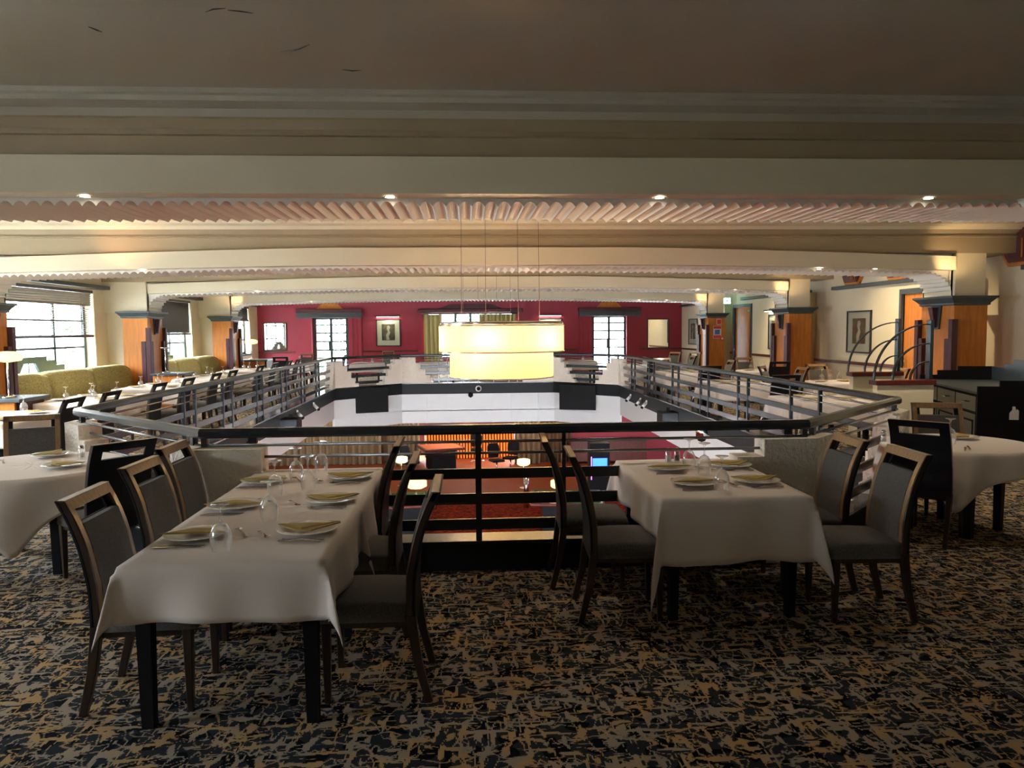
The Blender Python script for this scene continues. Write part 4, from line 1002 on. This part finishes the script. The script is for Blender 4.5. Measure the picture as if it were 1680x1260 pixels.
# ------------------------------------------------------------ downlights, detectors, spot fittings
def dl(x,y,z,label,power=0):
    t=thing('recessed_downlight',label,'downlight',(x,y,z))
    MB().lathe([(.034,-.004),(.052,-.006),(.052,0),(.034,0),(.034,-.004)],n=24,cap=False).build('bezel',CHROME,t)
    MB().lathe([(0,-.001),(.034,-.001)],n=24,cap=False).build('lens',BULB,t)
    if power:
        l=bpy.data.lights.new('downlight','SPOT'); l.energy=power; l.color=(1,.86,.64); l.spot_size=math.radians(110); l.spot_blend=.6; l.shadow_soft_size=.03
        o=bpy.data.objects.new('downlight_beam',l); COL.objects.link(o); o.parent=t; o.location=(0,0,-.02)
for n,(x,w) in {'leftmost':(-2.69,DLN),'second from left':(-.54,DLN),'third from left':(1.45,DLN),'rightmost':(3.52,DLN)}.items(): dl(x,5.67,2.722,'small recessed downlight in the nearest beam, %s of four'%n,w)
for y,nm in ((11.64,'second'),(17.84,'third'),(24.0,'fourth')):
    for x,s in ((-4.75,'left'),(5.5,'right'),(6.4,'outer right')): dl(x,y,2.655 if abs(x)>5 else 2.665,'small recessed downlight in the %s beam, %s one'%(nm,s),DL2)
for i,y in enumerate((8.8,14.7,21.0)):
    for x,s in ((-5.6,'window side'),(6.2,'picture wall side')): dl(x,y,3.398,'recessed ceiling downlight in bay %s, %s'%(('nearest','middle','far')[i],s),DLB)
def detector(x,y,z,label):
    t=thing('smoke_detector',label,'detector',(x,y,z))
    MB().lathe([(.055,0),(.055,-.025),(.035,-.035),(.03,-.055),(0,-.06)],n=24).build('body',WHP,t)
    MB().lathe([(.06,0),(.06,-.01)],n=24).build('base',WHP,t)
detector(4.32,5.7,2.722,'white smoke detector at the right end of the nearest beam')
detector(4.95,12.6,2.70,'white smoke detector on the second beam, right side'); detector(-4.3,12.62,2.69,'white smoke detector on the second beam, left side')
def spot(x,y,z,d,label,rz):
    t=thing('spotlight',label,'spotlight',(x,y,z),rz)
    MB().box(-.02,.02,-.02,.02,0,.05).build('bracket',WHP,t)
    MB().tube([(0,0,0),(.05,0,-.03)],.012).build('arm',WHP,t)
    MB().tube([(.02,0,-.01),(.15,0,-.10)],.035,16).build('housing',WHP,t); MB().tube([(.15,0,-.10),(.17,0,-.114)],.036,16).build('lens_ring',BLACK,t)
for y,n in ((17.6,'farther'),(15.9,'nearer')): spot(-3.5,y,.08,1,'small white spotlight fixed to the left kerb, the %s one'%n,-.6)
for y,n in ((19.0,'farthest'),(17.9,'second'),(17.3,'third')): spot(4.15,y,.05,1,'small white spotlight fixed to the right kerb, the %s one'%n,PI+.6)
def speaker(x,y,label):
    t=thing('loudspeaker',label,'loudspeaker',(x,y,0))
    MB().box(-.17,.17,-.2,.2,-.16,.10).build('cabinet',BLACK,t,bev=.01); MB().box(-.15,.15,-.212,-.2,-.14,.08).build('grille',METAL,t); MB().box(-.03,.03,-.03,.03,.10,.18).build('bracket',BLACK,t)
speaker(-3.36,14.7,'black loudspeaker box hung on the left kerb'); speaker(4.0,14.9,'black loudspeaker box hung on the right kerb')
def dome(x,y,z,label):
    t=thing('dome_camera',label,'camera',(x,y,z))
    MB().lathe([(.10,.0),(.10,.16),(.06,.18)],n=24).build('housing',CHROME,t); MB().lathe([(0,-.09),(.06,-.07),(.09,0)],n=24,cap=False).build('dome',TVB,t); MB().tube([(0,0,.17),(0,0,.24)],.02).build('arm',WHP,t)
dome(4.0,12.7,-.10,'silver dome camera hung on the right kerb'); dome(-3.3,11.9,-.10,'silver dome camera hung on the left kerb')
t=thing('dome_camera','small white ringed camera on the far kerb below the pendant','camera',(.35,22.18,.05))
MB().tube([(0,0,0),(0,-.08,0)],.09,24).build('ring',WHP,t); MB().tube([(0,-.05,0),(0,-.10,0)],.055,20).build('lens',BLACK,t)
t=thing('dome_camera','small black ball camera under the far kerb, left of the white ringed one','camera',(.12,22.15,-.12))
MB().lathe([(0,-.10),(.07,-.05),(.07,.03),(.04,.06)],n=20).build('ball',BLACK,t)
def tv(x,y,z,rz,label,w=1.04,h=.70):
    t=thing('television',label,'television',(x,y,z),rz)
    MB().box(-w/2,w/2,-.03,.03,-h/2,h/2).build('casing',BLACK,t,bev=.008); MB().box(-w/2+.02,w/2-.02,-.033,-.03,-h/2+.03,h/2-.02).build('screen',TVB,t); MB().box(-.05,.05,.03,.22,-.1,.2).build('wall_bracket',BLACK,t)
tv(-2.68,21.25,-.17,.35,'black television hung on the far left corner of the kerb'); tv(3.12,21.25,-.17,-.35,'black television hung on the far right corner of the kerb')
# ------------------------------------------------------------ lower floor
FZ=-3.195
curtain(-8.5,-3.2,28.4,-3.2,-.62,CURT,'long beige curtain behind the left end of the lower room',amp=.09,n=22)
curtain(-2.9,-1.75,27.9,-3.2,-.62,CURT,'narrow beige curtain left of the orange lit bar downstairs',amp=.08)
curtain(1.75,2.7,27.9,-3.2,-.62,CURT,'narrow beige curtain right of the orange lit bar downstairs',amp=.08)
curtain(2.75,3.9,28.1,-3.2,-.62,CURTB,'brown curtain beside the crimson wall downstairs',amp=.06)
t=thing('bar_counter','curved bar counter with orange lit fluted front downstairs','bar',(.1,29.6,FZ))
m=MB(); rows=[]
for zz in (0,1.0): rows.append([(-1.75+3.5*i/160, .35*((i-80)/80)**2-.35+.025*sin(i*PI/2.0),zz) for i in range(161)])
m.grid(rows); m.build('fluted_front',REDW,t,solid=.02)
m=MB()
for i in range(31):
    x=-1.68+i*.112; q=x/1.75; y=.35*q*q-.35-.05; m.box(x-.027,x+.027,y-.03,y+.02,.02,.99)
m.build('lit_slats',FLUTEO,t)
m=MB(); m.sweep([[(-1.8+3.6*i/20,.35*((i-10)/10)**2-.45,z0) ,(-1.8+3.6*i/20,.35*((i-10)/10)**2-.45,z0+.1),(-1.8+3.6*i/20,.35*((i-10)/10)**2+.1,z0+.1),(-1.8+3.6*i/20,.35*((i-10)/10)**2+.1,z0)] for i in range(21) for z0 in (1.0,)]); m.build('counter_top',BLACK,t)
t=thing('back_bar','back bar shelves with orange lit panels behind the lower bar','shelf',(.1,30.7,FZ))
MB().box(-1.9,1.9,0,.25,0,.9).build('cupboard',REDW,t); 
for z in (1.25,1.65): MB().box(-1.9,1.9,.0,.25,z,z+.05).build('shelf',BLACK,t)
for x in (-1.2,.3,1.1): MB().box(x,x+.6,.2,.24,1.3,1.6).build('lit_panel',FLUTEO,t)
def gtable(x,y,rz,label,mat,w=.9,l=1.6):
    t=thing('gaming_table',label,'table',(x,y,FZ),rz)
    MB().box(-w,w,-l/2,l/2,.72,.80).build('rim',REDW,t,bev=.03); MB().box(-w+.1,w-.1,-l/2+.1,l/2-.1,.80,.805).build('felt',mat,t)
    MB().box(-w+.3,w-.3,-l/2+.3,l/2-.3,0,.72).build('pedestal',BLACK,t)
    if mat is GREENF:
        g=MB()
        for i in range(7): xx=-w+.2+(2*w-.4)*i/6; g.box(xx-.008,xx+.008,-l/2+.2,l/2-.2,.805,.808)
        for i in range(5): yy=-l/2+.2+(l-.4)*i/4; g.box(-w+.2,w-.2,yy-.008,yy+.008,.805,.808)
        g.build('layout_lines',GOLD,t)
gtable(-1.75,18.7,.1,'green felt gaming table with yellow grid downstairs, left',GREENF); gtable(2.45,18.6,-.1,'green felt gaming table downstairs, right',GREENF)
gtable(-.95,27.2,.3,'orange felt gaming table in front of the lower bar',ORF,.75,1.4)
def flamp(x,y,h,label,mat,r,z=0):
    t=thing('lower_lamp',label,'lamp',(x,y,FZ+z)); MB().lathe([(0,0),(.14,0),(.14,.02),(.02,.05)],n=20).build('base',CHROME,t); MB().tube([(0,0,.03),(0,0,h-.1)],.015).build('stem',CHROME,t)
    MB().lathe([(r*.7,h-.2),(r,h-.16),(r,h-.02),(r*.6,h)],n=8,smooth=False,cap=True).build('shade',mat,t)
flamp(-1.28,18.9,.42,'glowing yellow faceted lamp on the left green gaming table',SHADEY,.26,.807); flamp(1.75,23.5,.92,'white glowing lamp low beside the right chrome pole downstairs',SHADEW,.2); flamp(-2.1,24.2,.95,'white glowing lamp left on the lower floor',SHADEW,.2)
flamp(2.25,18.9,.35,'small yellow lamp on the right green gaming table',SHADEY,.16,.807)
for x,n in ((-.93,'left'),(1.63,'right')):
    t=thing('chrome_post','%s chrome post with collar on the lower red carpet'%n,'post',(x,20.9,FZ)); MB().tube([(0,0,0),(0,0,1.05)],.075,20).build('pole',CHROME,t); MB().lathe([(.1,.85),(.1,1.0),(.08,1.05)],n=20).build('collar',CHROME,t)
t=thing('slot_machine','gaming machine with bright blue screen downstairs on the right','machine',(4.0,22.6,FZ),0)
MB().box(-.3,.3,0,.5,0,1.5).build('cabinet',BLACK,t,bev=.01); MB().box(-.22,.22,-.01,0,.55,1.05).build('screen',BLUES,t); MB().box(-.27,-.25,-.012,0,.4,1.1).build('light_strip',M('violet_light_strip',(.5,.1,.9),.4,emit=(.7,.2,1),estr=2),t)
def ochair(x,y,rz,label):
    t=thing('office_chair',label,'chair',(x,y,FZ),rz)
    MB().box(-.22,.22,-.22,.22,.45,.53).build('seat',BLACK,t,bev=.03); m=MB(); m.sweep([[(-w,.2+d,z),(w,.2+d,z),(w,.25+d,z),(-w,.25+d,z)] for z,w,d in ((.56,.17,0),(.75,.23,.03),(.95,.22,.05),(1.05,.15,.07))]); m.build('backrest',BLACK,t,bev=.01)
    MB().tube([(0,0,.1),(0,0,.45)],.03).build('column',CHROME,t)
    for i in range(5): a=2*PI*i/5; MB().tube([(0,0,.10),(.28*cos(a),.28*sin(a),.05)],.018).build('foot',CHROME,t)
ochair(1.0,25.8,.4,'black swivel chair before the lower bar, left one'); ochair(1.5,26.3,-.5,'black swivel chair before the lower bar, right one'); ochair(-1.9,25.6,.9,'black swivel chair by the orange felt table'); ochair(.35,28.3,0,'black bar stool chair at the middle of the lower bar')
t=thing('framed_picture','large framed picture on the crimson wall of the lower room','picture',(5.0,28.19,-1.55))
MB().box(-.5,.5,-.03,0,-.42,.42).build('frame',MAT_,t); MB().box(-.36,.36,-.035,-.03,-.3,.3).build('print',ARTD,t)
t=thing('sideboard','dark sideboard against the crimson wall downstairs','cabinet',(5.2,27.7,FZ))
MB().box(-1.4,1.4,-.2,.25,.1,.85).build('body',REDW,t); MB().box(-1.45,1.45,-.25,.27,.85,.9).build('top',BLACK,t)
for x in (-1.3,1.3): MB().box(x-.04,x+.04,-.18,.2,0,.1).build('foot',BLACK,t)
# ------------------------------------------------------------ trees outside
def tree(x,y,h,r,label,n=900):
    t=thing('leafy_tree',label,'tree',(x,y,-3.8)); rnd=random.Random(int(x*7+y))
    MB().tube([(0,0,0),(.1,0,h*.5),(0,.1,h*.8)],[.18,.13,.06],8).build('trunk',BARK,t)
    m=MB(); 
    for i in range(n):
        a=rnd.random()*2*PI; u=rnd.uniform(-1,1); q=r*(rnd.random()**.4); c=Vector((q*cos(a)*math.sqrt(1-u*u),q*sin(a)*math.sqrt(1-u*u),h*.62+u*h*.40*(q/r)))
        s=rnd.uniform(.06,.16); d1=Vector((rnd.gauss(0,1),rnd.gauss(0,1),rnd.gauss(0,1))).normalized()*s; d2=d1.orthogonal().normalized()*s*.6
        m.add([c-d1,c-d2,c+d1,c+d2],[(0,1,2,3)])
    m.build('foliage',LEAF,t)
tree(-7.0,36.5,7,2.3,'leafy tree outside the left french window'); tree(-3.6,42.5,8,2.0,'second leafy tree outside, left of the wide end window'); tree(.3,37.5,7.5,2.4,'leafy tree outside the wide end window'); tree(9.0,36.5,6.5,1.9,'leafy tree outside the right french window')
tree(-12.5,27.5,7,2.2,'leafy tree outside the farthest side window')
# ------------------------------------------------------------ lights
W=bpy.data.worlds.new('overcast_sky'); bpy.context.scene.world=W; W.use_nodes=True; bg=W.node_tree.nodes['Background']; 
wt=W.node_tree; wc=wt.nodes.new('ShaderNodeTexCoord'); wx=wt.nodes.new('ShaderNodeSeparateXYZ'); wr=wt.nodes.new('ShaderNodeMapRange')
wr.interpolation_type='SMOOTHSTEP'; wr.inputs['From Min'].default_value=.10; wr.inputs['From Max'].default_value=.75; wr.inputs['To Min'].default_value=SKY*.22; wr.inputs['To Max'].default_value=SKY*1.7
wt.links.new(wc.outputs['Generated'],wx.inputs[0]); wt.links.new(wx.outputs['Z'],wr.inputs['Value']); wt.links.new(wr.outputs[0],bg.inputs[1]); bg.inputs[0].default_value=(.88,.92,1,1)
def portal(x,y,z,sx,sy,rot):
    l=bpy.data.lights.new('window_portal','AREA'); l.shape='RECTANGLE'; l.size=sx; l.size_y=sy; l.cycles.is_portal=True
    o=bpy.data.objects.new('window_portal',l); COL.objects.link(o); o.location=(x,y,z); o.rotation_euler=rot
for a,b in WIN: portal(XL-T-.05,(a+b)/2,(SILL+HEAD)/2,HEAD-SILL,b-a,(0,-PI/2,0))
for a,b,z0,z1 in FW: portal((a+b)/2,YF+T+.05,(z0+z1)/2,b-a,z1-z0,(-PI/2,0,0))
def pt(x,y,z,e,c,r=.1,name='lamp_light'):
    l=bpy.data.lights.new(name,'POINT'); l.energy=e; l.color=c; l.shadow_soft_size=r; o=bpy.data.objects.new(name,l); COL.objects.link(o); o.location=(x,y,z); return o
WARM=(1,.70,.36)
for x,y in ((-6,18),(-5,26),(0,26.5),(5,26),(7,19),(-6,22.5),(6.5,23)): pt(x,y,-.95,LOW,(1,.78,.55),.12,'lower_room_fill')  # unseen points added under the lower ceiling to brighten the room
pt(0,30.2,-2.0,12,(1,.4,.1),.1,'bar_light')
# spots added near the beam ends for the warm glow on the fascia
def sp(x,y,z,tx,ty,tz,e,c,ang,name='uplight'):
    l=bpy.data.lights.new(name,'SPOT'); l.energy=e; l.color=c; l.spot_size=math.radians(ang); l.spot_blend=.8; l.shadow_soft_size=.04
    o=bpy.data.objects.new(name,l); COL.objects.link(o); o.location=(x,y,z); o.rotation_euler=(Vector((tx-x,ty-y,tz-z))).to_track_quat('-Z','Y').to_euler()
for i in (1,2,3):
    y=BY[i]; sp(XRi-.35,y-.35,2.50,XRi-.12,y,2.86,BEND,WARM,95,'beam_end_light')
    if i!=2: sp(XLi+.35,y-.35,2.50,XLi+.12,y,2.86,BEND*(.3 if i==1 else 1),WARM,95,'beam_end_light')
sp(-5.2,11.1,2.75,-5.0,11.45,3.15,8,(1,.5,.2),110,'cove_light')
for x in (-3.08,3.4): sp(x,YF-.3,2.3,x,YF,1.6,9,(1,.85,.6),110,'picture_lamp_light')
sp(XR-.3,21.2,2.25,XR,21.2,1.6,9,(1,.8,.35),110,'picture_lamp_light')
# spots without fittings, added to warm the right aisle wall
for y in (9.0,13.5,15.0,20.5,26.5): sp(7.0,y,3.3,8.3,y,1.4,AISLE,(1,.78,.46),100,'aisle_fill_spot')
sp(4.72,7.1,3.3,4.6,7.3,0,20,(1,.84,.6),90,'bay_downlight')
# ------------------------------------------------------------ camera
import math as _m
cam=bpy.data.cameras.new('camera'); cam.sensor_fit='HORIZONTAL'; cam.sensor_width=36; cam.lens=1250/1680*36; cam.clip_end=300; cam.clip_start=.05
co=bpy.data.objects.new('camera',cam); COL.objects.link(co)
PITCH=_m.atan(89/1250); YAW=_m.atan(75/1250); ROLL=-.008
R_=Matrix.Rotation(-YAW,4,'Z')@Matrix.Rotation(PI/2-PITCH,4,'X')@Matrix.Rotation(ROLL,4,'Z')
co.matrix_world=Matrix.Translation((0,0,1.75))@R_
bpy.context.scene.camera=co
vs=bpy.context.scene.view_settings; vs.view_transform='Standard'; vs.look='None'; vs.exposure=EXPO; vs.gamma=1; vs.use_curve_mapping=False
